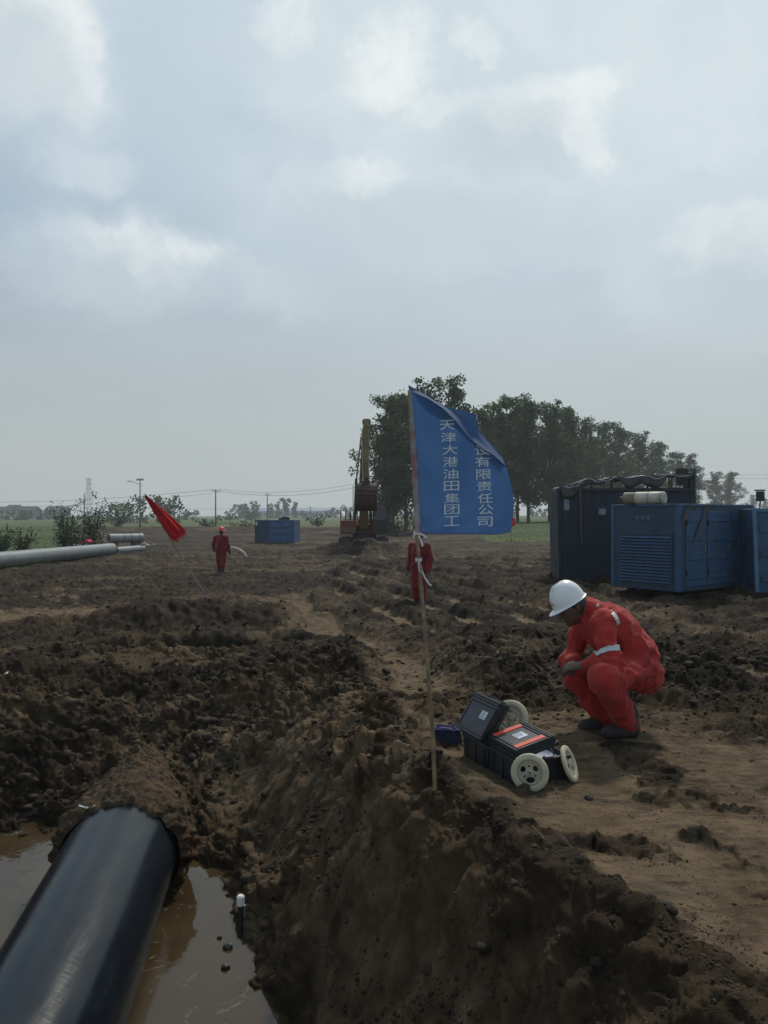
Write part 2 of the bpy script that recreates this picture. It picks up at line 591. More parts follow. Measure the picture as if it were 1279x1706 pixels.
    dry = np.clip(smooth_f * 0.85 + pale_r * 0.95 + trackM * 1.0 + trackL * 0.9 + 0.25 * slope * ss(0.2, 0.6, s), 0, 1)
    dry = dry * (0.55 + 0.6 * ss(-0.5, 0.5, fbm(X + 80, Y * 1.4, 0.8, 4)))
    dry = np.clip(dry + 0.9 * bank * ss(94, 97, Y) * 0.8 + 0.3 * ss(20, 40, Y) * ss(0.15, 0.5, fbm(X * .25, Y, 3, 3)), 0, 1)
    flat = ss(0.05, 0.45, fbm(X * 0.45 + 13, Y * 1.1 - 7, 2.4, 4)) * ss(7, 10, Y) * (1 - pitf) * (1 - ridge)
    dry = np.clip(dry + (0.85 - 0.45 * ss(12, 30, Y)) * flat + 0.22 * slope * ss(-.1, .4, fbm(X + 3, Y - 3, 1.2, 3)), 0, 1)
    wet = np.clip(pitf * 1.0 + 0.5 * ridge + ss(-0.42, -0.58, h) * 0.5 + 0.50 * ss(13, 26, Y) + 0.6 * ss(0.0, 0.4, fbm(X * .5 - 30, Y + 44, 2.9, 4)), 0, 1) * (1 - smooth) * (1 - 0.8 * slope * ss(0, .4, s))  # darkens soil colour in pit, on ridge, with distance; damp at waterline, patches
    brown = np.clip(slope * (0.85 + 0.5 * fbm(X * 1.0 + 3, Y, 0.8, 3)) * ss(-0.2, 0.5, s) + 0.5 * ss(0.0, 0.5, fbm(X - 60, Y, 1.6, 4)), 0, 1)
    for (yc, x0_, x1_) in ((30.4, -2.4, 4.2), (27.2, -2.2, 1.4), (34.5, 5.0, 8.5), (23.5, 4.6, 7.6), (30.0, -7.0, -3.4)):
        dry = np.clip(dry + 0.9 * np.exp(-((Y - yc - 0.5 * fbm(X * .4, Y, 1.5, 2)) / 0.33) ** 2) * ss(x0_ - .4, x0_ + .4, X) * (1 - ss(x1_ - .4, x1_ + .4, X)), 0, 1)
    dry = np.clip(dry + 0.75 * np.exp(-((ds + 0.12) / 0.30) ** 2) * ss(4.0, 4.8, Y) * (1 - ss(6.6, 8.0, Y)) * ss(-.35, .15, fbm(X + 4, Y, .6, 3)), 0, 1)
    dry = dry * (1 - 0.75 * sc) if detail else dry
    wet = np.clip(wet + 0.7 * rr * ridge_r, 0, 1)  # rut ridges get a darker soil colour
    if parts:
        return h, dry, grass, smooth, wet, brown, h0, h - h0
    return h, dry, grass, smooth, wet, brown


def hz(x, y, detail=True):
    return float(terrain(np.array([float(x)]), np.array([float(y)]), detail)[0][0])


def hs(x, y):
    """height averaged over a small patch, for standing things"""
    a = np.array([0, .05, -.05, 0, 0])
    b = np.array([0, 0, 0, .05, -.05])
    return float(terrain(x + a, y + b)[0].mean())


def build_ground():
    az = np.concatenate([np.linspace(-72, -31, 70)[:-1], np.linspace(-31, 31, 760), np.linspace(31, 72, 70)[1:]])
    rows = np.concatenate([np.geomspace(1.15, 3.6, 330)[:-1], np.geomspace(3.6, 12, 560)[:-1], np.geomspace(12, 45, 330)[:-1], np.geomspace(45, 140, 130)[:-1], np.geomspace(140, 1500, 60)])
    A, D = np.meshgrid(np.radians(az), rows)
    X, Y = D * np.tan(A) * 1.0, D
    lim = D * np.tan(np.radians(72))
    Y = D - 0.0
    h, dry, grass, smooth, slope, brown, h0, dd = terrain(X, Y, parts=True)
    nr, nc = X.shape
    e = 0.04
    gx = (terrain(X + e, Y, parts=True, detail=False)[6] - h0) / e
    gy = (terrain(X, Y + e, parts=True, detail=False)[6] - h0) / e
    gx, gy = np.clip(gx, -2, 2), np.clip(gy, -2, 2)
    ln = np.sqrt(1 + gx * gx + gy * gy)
    wn_ = (Y < 14) & (h > WATER_Z - .05)
    dn = np.where(wn_, dd / ln, 0)
    V = np.stack([X - gx * dn, Y - gy * dn, np.where(wn_, h0 + dn, h)], -1).reshape(-1, 3)
    idx = np.arange(nr * nc).reshape(nr, nc)
    q = np.stack([idx[:-1, :-1], idx[:-1, 1:], idx[1:, 1:], idx[1:, :-1]], -1).reshape(-1, 4)
    gm = grass.reshape(-1)[q].mean(1) > 0.5
    outs = []
    for sel, name in ((~gm, 'ground'), (gm, 'grass_field')):
        qq = q[sel]
        used, inv_ = np.unique(qq, return_inverse=True)
        o = raw(name, V[used], inv_.reshape(-1, 4), None, None, smooth=True)
        o['kind'] = 'structure'
        ca = o.data.color_attributes.new('soil', 'FLOAT_COLOR', 'POINT')
        col = np.stack([dry.ravel()[used], smooth.ravel()[used], slope.ravel()[used], brown.ravel()[used]], -1).astype(np.float32)
        ca.data.foreach_set('color', col.ravel())
        outs.append(o)
    return outs


def ground_mats():
    m = bpy.data.materials.new('churned_mud')
    m.use_nodes = True
    t = NT(m.node_tree)
    b = m.node_tree.nodes['Principled BSDF']
    obc = t.n('ShaderNodeTexCoord').outputs['Object']
    vcn = t.n('ShaderNodeVertexColor', layer_name='soil')
    at = vcn.outputs['Color']
    sp = t.n('ShaderNodeSeparateColor', ins={0: at})
    dry = sp.outputs[0]
    nA = t.noise(obc, 0.9, 6, 0.6)
    nB = t.noise(obc, 5.5, 8, 0.65)
    nC = t.noise(obc, 38.0, 6, 0.7)
    nD = t.noise(obc, 2.1, 5, 0.6, 0.4)
    c = t.mix(t.ramp(nB, 0.32, 0.68), (0.0155, 0.0106, 0.0066), (0.052, 0.0350, 0.0200))
    c = t.mix(t.m('MULTIPLY', t.ramp(nD, 0.55, 0.75), 0.55), c, (0.064, 0.038, 0.020))
    c = t.mix(t.m('MULTIPLY', vcn.outputs['Alpha'], 0.75), c, t.mix(t.ramp(nB, 0.3, 0.7), (0.070, 0.0445, 0.0225), (0.150, 0.096, 0.050)))
    c = t.mix(t.m('MULTIPLY', t.ramp(nA, 0.52, 0.70), 0.5), c, (0.034, 0.030, 0.018))
    c = t.mix(t.m('MULTIPLY', t.ramp(nA, 0.46, 0.30), 0.5), c, (0.012, 0.011, 0.010))
    dcol = t.mix(t.ramp(nB, 0.3, 0.7), (0.098, 0.066, 0.036), (0.190, 0.132, 0.075))
    dcol = t.mix(t.m('MULTIPLY', t.ramp(nD, 0.5, 0.72), 0.5), dcol, (0.082, 0.078, 0.050))
    stk = t.n('ShaderNodeMapping', ins={'Vector': obc, 'Scale': (1.0, 3.2, 1.0), 'Rotation': (0, 0, 0.25)}).outputs[0]
    dcol = t.mix(t.m('MULTIPLY', t.ramp(t.noise(stk, 4.5, 8, 0.7, 0.6), 0.50, 0.66), 0.62), dcol, (0.042, 0.030, 0.019))
    dcol = t.mix(t.m('MULTIPLY', t.ramp(t.noise(obc, 26.0, 8, 0.75, 0.5), 0.54, 0.64), 0.7), dcol, (0.022, 0.016, 0.010))
    df = t.ramp(t.m('ADD', dry, t.m('MULTIPLY', t.m('SUBTRACT', nB, 0.5), 0.65)), 0.08, 0.62)
    c = t.mix(df, c, dcol)
    c = t.mix(t.m('MULTIPLY', sp.outputs[2], 0.62), c, (0.0100, 0.0076, 0.0056))
    c = t.mix(t.m('MULTIPLY', t.ramp(nC, 0.56, 0.74), 0.35), c, (0.010, 0.008, 0.006))
    m.node_tree.links.new(c, b.inputs['Base Color'])
    r = t.m('ADD', t.m('MULTIPLY', nB, -0.35), 0.98, clamp=True)
    m.node_tree.links.new(r, b.inputs['Roughness'])
    b.inputs['Specular IOR Level'].default_value = 0.10
    hh = t.m('ADD', t.m('MULTIPLY', nC, 0.6), t.noise(obc, 120.0, 4, 0.7))
    bp = t.n('ShaderNodeBump', ins={'Strength': 0.8, 'Distance': 0.020, 'Height': hh})
    m.node_tree.links.new(bp.outputs[0], b.inputs['Normal'])

    g = bpy.data.materials.new('field_grass')
    g.use_nodes = True
    t = NT(g.node_tree)
    b = g.node_tree.nodes['Principled BSDF']
    obc = t.n('ShaderNodeTexCoord').outputs['Object']
    st = t.n('ShaderNodeMapping', ins={'Vector': obc, 'Scale': (0.25, 1.0, 1.0)}).outputs[0]
    c = t.mix(t.ramp(t.noise(obc, 0.7, 8, 0.7), 0.35, 0.65), (0.050, 0.074, 0.022), (0.100, 0.140, 0.042))
    c = t.mix(t.m('MULTIPLY', t.ramp(t.noise(st, 0.09, 5, 0.6), 0.42, 0.58), 0.8), c, (0.052, 0.070, 0.032))
    c = t.mix(t.m('MULTIPLY', t.ramp(t.noise(st, 0.35, 5, 0.6), 0.55, 0.66), 0.5), c, (0.125, 0.122, 0.055))
    g.node_tree.links.new(c, b.inputs['Base Color'])
    b.inputs['Roughness'].default_value = 0.9
    b.inputs['Specular IOR Level'].default_value = 0.15
    bp = t.n('ShaderNodeBump', ins={'Strength': 0.8, 'Distance': 0.12, 'Height': t.noise(obc, 6, 6, 0.7)})
    g.node_tree.links.new(bp.outputs[0], b.inputs['Normal'])
    return m, g


M_MUD, M_GRASS = ground_mats()
ground, field = build_ground()
ground.data.materials.append(M_MUD)
field.data.materials.append(M_GRASS)


# loose clods scattered over the broken ground
def icos(sub):
    bm = bmesh.new()
    bmesh.ops.create_icosphere(bm, subdivisions=sub, radius=1.0)
    v = np.array([q.co[:] for q in bm.verts])
    f = np.array([[x.index for x in q.verts] for q in bm.faces])
    bm.free()
    return v, f


def build_clods():
    V0, F0 = icos(2)
    V1, F1 = icos(1)

    def variants(V, n):
        o = []
        for k in range(n):
            r = np.random.default_rng(100 + k)
            p = V.copy()
            sc = np.full(len(V), 1.25)
            for a in range(13):
                d = r.normal(size=3)
                d /= np.linalg.norm(d)
                dot = V @ d
                sc = np.minimum(sc, np.where(dot > 0.15, r.uniform(.62, 1.0) / np.maximum(dot, .15), 9))
            sc = sc * (1 + 0.07 * r.normal(size=len(V)))
            p = p * sc[:, None] * np.array([1.15, 0.95, 0.72])
            o.append(p)
        return o
    jobs = []
    r = np.random.default_rng(21)

    def scatter(n, y0, y1, smin, smax, varset, faces, mode=0):
        yy = np.exp(r.uniform(np.log(y0), np.log(y1), n * 3))
        xx = yy * r.uniform(-0.62, 0.62, n * 3)
        h, dry, grass, smooth, slope, _b = terrain(xx, yy)
        dens = 0.35 + 0.65 * ss(-0.1, 0.4, fbm(xx + 11, yy, 0.9, 3))
        pk_ = smooth * ss(0.0, 0.35, fbm(xx + 31, yy, 0.4, 3)) if mode else (1 - 0.985 * smooth)
        keep = (r.random(n * 3) < pk_ * dens) & (grass < 0.3) & (h > WATER_Z - 0.03)
        xx, yy, h = xx[keep][:n], yy[keep][:n], h[keep][:n]
        m_ = len(xx)
        size = smin * (smax / smin) ** (r.random(m_) ** 2.2) * np.clip(yy / 4.5, 0.35, 1)
        vs, fs, off = [], [], 0
        for i in range(m_):
            vv = varset[i % len(varset)]
            a, c_ = r.uniform(0, 6.28), r.uniform(-0.5, 0.5)
            ca, sa = math.cos(a), math.sin(a)
            p = vv * size[i]
            y_, z_ = p[:, 1] * math.cos(c_) - p[:, 2] * math.sin(c_), p[:, 1] * math.sin(c_) + p[:, 2] * math.cos(c_)
            q = np.stack([p[:, 0] * ca - y_ * sa + xx[i], p[:, 0] * sa + y_ * ca + yy[i], z_ + h[i] + size[i] * 0.02], -1)
            vs.append(q)
            fs.append(faces + off)
            off += len(q)
        return np.concatenate(vs), np.concatenate(fs)
    parts = [scatter(12000, 1.9, 6.5, 0.0025, 0.010, variants(V1, 8), F1, 1),
             scatter(900, 2.2, 9, 0.012, 0.050, variants(V0, 8), F0),
             scatter(15000, 2.0, 9, 0.005, 0.022, variants(V1, 8), F1),
             scatter(5000, 7, 26, 0.02, 0.065, variants(V1, 8), F1)]
    off, vs, fs = 0, [], []
    for v, f in parts:
        vs.append(v)
        fs.append(f + off)
        off += len(v)
    o = raw('soil_clods', np.concatenate(vs), np.concatenate(fs), None, None, smooth=False)
    m = bpy.data.materials.new('clod_soil')
    m.use_nodes = True
    t = NT(m.node_tree)
    b = m.node_tree.nodes['Principled BSDF']
    obc = t.n('ShaderNodeTexCoord').outputs['Object']
    c = t.mix(t.ramp(t.noise(obc, 7, 6, 0.6), 0.35, 0.65), (0.017, 0.0118, 0.0075), (0.055, 0.037, 0.021))
    c = t.mix(t.m('MULTIPLY', t.ramp(t.noise(obc, 2.2, 4, 0.6), 0.55, 0.7), 0.6), c, (0.055, 0.034, 0.019))
    m.node_tree.links.new(c, b.inputs['Base Color'])
    b.inputs['Roughness'].default_value = 0.85
    b.inputs['Specular IOR Level'].default_value = 0.3
    bp = t.n('ShaderNodeBump', ins={'Strength': 0.9, 'Distance': 0.008, 'Height': t.noise(obc, 90, 5, 0.7)})
    m.node_tree.links.new(bp.outputs[0], b.inputs['Normal'])
    o.data.materials.append(m)
    tag(o, 'loose dark clods and crumbs of soil strewn over the churned ground', 'soil clods', kind='stuff')


build_clods()


# muddy water in the trench
def build_water():
    n = 40
    o = MB()
    vs, fs = [], []
    ys = np.linspace(0.5, 7.2, n)
    for y in ys:
        xc = pipe_xc(y)
        vs.append((xc - 3.0, y, WATER_Z))
        vs.append((xc + 1.9, y, WATER_Z))
    for i in range(n - 1):
        fs.append((2 * i, 2 * i + 1, 2 * i + 3, 2 * i + 2))
    m = bpy.data.materials.new('muddy_water')
    m.use_nodes = True
    t = NT(m.node_tree)
    b = m.node_tree.nodes['Principled BSDF']
    obc = t.n('ShaderNodeTexCoord').outputs['Object']
    scum = t.ramp(t.noise(obc, 4.2, 7, 0.72, 1.3), 0.600, 0.635)
    c = t.mix(t.ramp(t.noise(obc, 1.4, 4, 0.6), 0.35, 0.65), (0.036, 0.024, 0.011), (0.055, 0.038, 0.019))
    c = t.mix(t.m('MULTIPLY', scum, 0.6), c, (0.10, 0.08, 0.055))
    m.node_tree.links.new(c, b.inputs['Base Color'])
    m.node_tree.links.new(t.m('ADD', t.m('MULTIPLY', scum, 0.5), 0.06), b.inputs['Roughness'])
    b.inputs['Specular IOR Level'].default_value = 0.33
    bp = t.n('ShaderNodeBump', ins={'Strength': 0.35, 'Distance': 0.004, 'Height': t.m('ADD', t.noise(obc, 9, 3, 0.5), t.m('MULTIPLY', scum, 0.5))})
    m.node_tree.links.new(bp.outputs[0], b.inputs['Normal'])
    w_ = raw('water', vs, fs, m)
    w_['kind'] = 'structure'


build_water()

# ------------------------------------------------------------------ SDF modelling (organic bodies)


class SDF:
    def __init__(s, lo_, hi_, vox):
        s.lo = np.array(lo_, float)
        s.vox = vox
        s.n = np.ceil((np.array(hi_, float) - s.lo) / vox).astype(int) + 1
        s.g = np.full(s.n, 0.5, dtype=np.float32)

    def _win(s, a, b, pad):
        i0 = np.maximum(0, np.floor((np.minimum(a, b) - pad - s.lo) / s.vox).astype(int))
        i1 = np.minimum(s.n, np.ceil((np.maximum(a, b) + pad - s.lo) / s.vox).astype(int) + 1)
        sl = tuple(slice(int(p), int(q)) for p, q in zip(i0, i1))
        ax = [s.lo[k] + s.vox * np.arange(int(i0[k]), int(i1[k])) for k in range(3)]
        return sl, np.stack(np.meshgrid(*ax, indexing='ij'), -1)

    def _put(s, sl, d, k, sub=False):
        g = s.g[sl]
        if sub:
            s.g[sl] = np.maximum(g, -d)
        elif k <= 0:
            s.g[sl] = np.minimum(g, d)
        else:
            h = np.clip(0.5 + 0.5 * (g - d) / k, 0, 1)
            s.g[sl] = g * (1 - h) + d * h - k * h * (1 - h)

    def cone(s, a, b, ra, rb, k=0.02, sub=False):
        a, b = np.array(a, float), np.array(b, float)
        sl, p = s._win(a, b, max(ra, rb) + 0.10)
        ab = b - a
        t = np.clip(((p - a) @ ab) / max(1e-9, ab @ ab), 0, 1)
        d = np.linalg.norm(p - a - t[..., None] * ab, axis=-1) - (ra + (rb - ra) * t)
        s._put(sl, d, k, sub)

    def ell(s, c, r, k=0.02, M=None, sub=False):
        c = np.array(c, float)
        r = np.array(r, float)
        sl, p = s._win(c, c, max(r) + 0.10)
        q = p - c
        if M is not None:
            q = q @ np.array(M)          # columns of M are the ellipsoid axes
        l0 = np.linalg.norm(q / r, axis=-1)
        l1 = np.linalg.norm(q / (r * r), axis=-1)
        d = l0 * (l0 - 1) / np.maximum(l1, 1e-6)
        s._put(sl, d, k, sub)

    def plane(s, pt, nrm_):
        """cut away everything on the side the normal points to"""
        ax = [s.lo[k] + s.vox * np.arange(s.n[k]) for k in range(3)]
        n_ = np.array(nrm_, float)
        n_ /= np.linalg.norm(n_)
        d = ((ax[0] - pt[0]) * n_[0])[:, None, None] + ((ax[1] - pt[1]) * n_[1])[None, :, None] + ((ax[2] - pt[2]) * n_[2])[None, None, :]
        s.g = np.maximum(s.g, d).astype(np.float32)

    def wrinkle(s, fn):
        ax = [s.lo[k] + s.vox * np.arange(s.n[k]) for k in range(3)]
        p = np.stack(np.meshgrid(*ax, indexing='ij'), -1)
        near = np.abs(s.g) < 0.06
        s.g[near] += fn(p[near]).astype(np.float32)

    def mesh(s):
        g = s.g
        ins = g < 0
        c = [ins[i:ins.shape[0] - 1 + i, j:ins.shape[1] - 1 + j, k:ins.shape[2] - 1 + k] for i in (0, 1) for j in (0, 1) for k in (0, 1)]
        cnt = sum(x.astype(np.int8) for x in c)
        act = (cnt > 0) & (cnt < 8)
        ids = np.full(act.shape, -1, dtype=np.int64)
        cells = np.argwhere(act)
        ids[act] = np.arange(len(cells))
        acc = np.zeros((len(cells), 3))
        num = np.zeros(len(cells))
        offs = [(i, j, k) for i in (0, 1) for j in (0, 1) for k in (0, 1)]
        for a in offs:
            for ax in range(3):
                if a[ax] == 0:
                    b = list(a)
                    b[ax] = 1
                    ia, ib = cells + np.array(a), cells + np.array(b)
                    ga, gb = g[tuple(ia.T)], g[tuple(ib.T)]
                    m_ = (ga < 0) != (gb < 0)
                    t = np.where(m_, ga / np.where(ga == gb, 1, ga - gb), 0)
                    pt = np.tile(np.array(a, float), (len(cells), 1))
                    pt[:, ax] += t
                    acc[m_] += pt[m_]
                    num[m_] += 1
        V = s.lo + s.vox * (cells + acc / num[:, None])
        quads = []
        for ax in range(3):
            u, v = (ax + 1) % 3, (ax + 2) % 3
            sl0 = [slice(1, -1)] * 3
            sl0[ax] = slice(0, -1)
            sl1 = list(sl0)
            sl1[ax] = slice(1, None)
            A, B = ins[tuple(sl0)], ins[tuple(sl1)]
            e = np.argwhere(A != B)
            if len(e) == 0:
                continue
            fl = A[tuple(e.T)]
            e = e + np.array([0 if k == ax else 1 for k in range(3)])
            du, dv = np.zeros(3, int), np.zeros(3, int)
            du[u] = 1
            dv[v] = 1
            q = np.stack([ids[tuple((e - du - dv).T)], ids[tuple((e - dv).T)], ids[tuple(e.T)], ids[tuple((e - du).T)]], -1)
            ok = (q >= 0).all(1)
            q, fl = q[ok], fl[ok]
            q[~fl] = q[~fl][:, ::-1]
            quads.append(q)
        return V, np.concatenate(quads)

    def build(s, name, m, parent=None, smooth_it=1, loc=None):
        V, Q = s.mesh()
        o = raw(name, V, Q, m, parent, smooth=True, loc=loc)
        if smooth_it:
            md = o.modifiers.new('relax', 'SMOOTH')
            md.factor = 0.5
            md.iterations = smooth_it
        return o


def vec_noise(p, f, seed=0):
    """cheap smooth 3-D pseudo noise from rotated sines"""
    r = np.random.default_rng(seed)
    o = 0
    for k in range(6):
        d = r.normal(size=3)
        d /= np.linalg.norm(d)
        o = o + np.sin(p @ d * f * (0.7 + 0.25 * k) + r.random() * 6.28 + 1.5 * np.sin(p @ r.normal(size=3) * f * 0.35))
    return o / 6


def patch_from(o, name, test, off, m, parent, sub=None):
    """a strip of cloth tape lying on the surface of o where test(points, normals) holds"""
    me = o.data
    n = len(me.vertices)
    co = np.empty(n * 3, np.float32)
    me.vertices.foreach_get('co', co)
    co = co.reshape(-1, 3)
    # relax like the modifier does so the strip follows the smoothed surface
    no = np.array([v.normal[:] for v in me.vertices])
    qf = np.array([p.vertices[:] for p in me.polygons if len(p.vertices) == 4])
    ok = test(co[qf].mean(1), no[qf].mean(1))
    qf = qf[ok]
    if len(qf) == 0:
        return None
    used, inv_ = np.unique(qf, return_inverse=True)
    q = raw(name, co[used] + no[used] * off, inv_.reshape(-1, 4), m, parent, smooth=True)
    md = q.modifiers.new('relax', 'SMOOTH')
    md.factor = 0.5
    md.iterations = 3
    md = q.modifiers.new('thick', 'SOLIDIFY')
    md.thickness = 0.002
    return q


def hand(S, wrist, tip_dir, palm_n, scale=1.0, curl=0.6, side=1):
    """palm, four unequal bent fingers, thumb leaving the side of the palm"""
    wv, d, n_ = Vector(wrist), Vector(tip_dir).normalized(), Vector(palm_n).normalized()
    n_ = (n_ - d * n_.dot(d)).normalized()
    x = d.cross(n_) * side
    L = 0.092 * scale
    for k in range(4):
        off = (k - 1.5) * 0.019 * scale
        S.cone(wv + x * off * 0.5, wv + d * L + x * off, 0.016 * scale, 0.0115 * scale, 0.012)
    for k, fl in enumerate((0.070, 0.080, 0.074, 0.058)):
        off = (k - 1.5) * 0.0205 * scale
        a = wv + d * L * 0.95 + x * off
        c1, c2 = curl * (0.9 + 0.1 * k), curl * 2.0
        b = a + (d * math.cos(c1) + n_ * math.sin(c1)) * fl * 0.5 * scale
        c = b + (d * math.cos(c2) + n_ * math.sin(c2)) * fl * 0.5 * scale
        S.cone(a, b, 0.0092 * scale, 0.0086 * scale, 0.004)
        S.cone(b, c, 0.0086 * scale, 0.0074 * scale, 0.003)
    a = wv + d * L * 0.30 - x * 0.028 * scale
    b = a + (d * 0.8 - x * 0.8 + n_ * 0.3).normalized() * 0.036 * scale
    c = b + (d * 1.0 - x * 0.1 + n_ * 0.6).normalized() * 0.032 * scale
    S.cone(a, b, 0.013 * scale, 0.010 * scale, 0.008)
    S.cone(b, c, 0.010 * scale, 0.008 * scale, 0.004)


M_SKIN = mat('skin', (0.085, 0.047, 0.033), 0.5, var=0.12, vscale=20)
M_HAIR = mat('hair', (0.012, 0.011, 0.010), 0.6, bump=0.002, bscale=150)
M_RED = mat('coverall_red', (0.34, 0.027, 0.021), 0.85, var=0.12, vscale=9, bump=0.004, bscale=55, sheen=0.08, spec=0.25, dirt=0.25, dirtcol=(0.18, 0.05, 0.035), dscale=5)
M_RED2 = mat('coverall_dark_red', (0.17, 0.013, 0.018), 0.85, var=0.15, vscale=7, sheen=0.15, spec=0.2, dirt=0.35, dirtcol=(0.12, 0.04, 0.03), dscale=4)
M_TAPE = mat('reflective_tape', (0.42, 0.47, 0.44), 0.35, var=0.12, vscale=30, spec=0.7)
M_BOOT = mat('muddy_boot', (0.020, 0.019, 0.020), 0.6, dirt=0.8, dirtcol=(0.055, 0.040, 0.028), dscale=9, bump=0.004)
M_WHITE = mat('white_plastic', (0.72, 0.73, 0.72), 0.32, var=0.05, vscale=12, dirt=0.14, dirtcol=(0.38, 0.35, 0.30), dscale=6)
M_REDHAT = mat('red_plastic', (0.60, 0.03, 0.03), 0.3, var=0.05)


def helmet(parent, C, up, fwd, m, s=1.0):
    """hard hat: crowned dome, peak, brim and centre ridge. C = centre of the brim plane"""
    up, fwd = Vector(up).normalized(), Vector(fwd)
    fwd = (fwd - up * fwd.dot(up)).normalized()
    sd_ = up.cross(fwd)
    rings, seg = 14, 48
    vs, fs = [], []
    prof = [(1.0, -0.010)] + [(math.cos(a) ** 0.85 if a < 1.56 else 0.0, math.sin(a)) for a in np.linspace(0.0, math.pi / 2, rings)]
    for i, (r, z) in enumerate(prof):
        for k in range(seg):
            a = 2 * math.pi * k / seg
            cx, cy = math.cos(a), math.sin(a)
            rx, ry = 0.128 * r, 0.106 * r
            hgt = 0.148 * z if i else -0.012
            rid = 0.0
            if i > 0:
                rid = 0.006 * math.exp(-(cy * r / 0.16) ** 2) * math.sin(min(1, z) * 1.5)
                rid += 0.003 * math.exp(-((abs(cy * r) - 0.36) / 0.07) ** 2) * z
            vs.append(Vector(C) + (fwd * cx * rx + sd_ * cy * ry + up * (hgt + rid)) * s)
    n = len(prof)
    for i in range(n - 1):
        for k in range(seg):
            a, b = i * seg + k, i * seg + (k + 1) % seg
            fs.append((a, b, b + seg, a + seg))
    # brim
    base = len(vs)
    for k in range(seg):
        a = 2 * math.pi * k / seg
        cx, cy = math.cos(a), math.sin(a)
        ext = 0.014 + 0.040 * max(0.0, cx) ** 2.2
        drop = -0.016 - 0.012 * max(0.0, cx) ** 2
        vs.append(Vector(C) + (fwd * cx * (0.128 + ext) + sd_ * cy * (0.106 + 0.014) + up * drop) * s)
    for k in range(seg):
        a, b = k, (k + 1) % seg
        fs.append((base + a, base + b, b, a))
    o = raw('helmet', vs, fs, m, parent, smooth=True)
    md = o.modifiers.new('thick', 'SOLIDIFY')
    md.thickness = 0.004 * s
    md = o.modifiers.new('sub', 'SUBSURF')
    md.levels = md.render_levels = 1
    return o, up, fwd, sd_


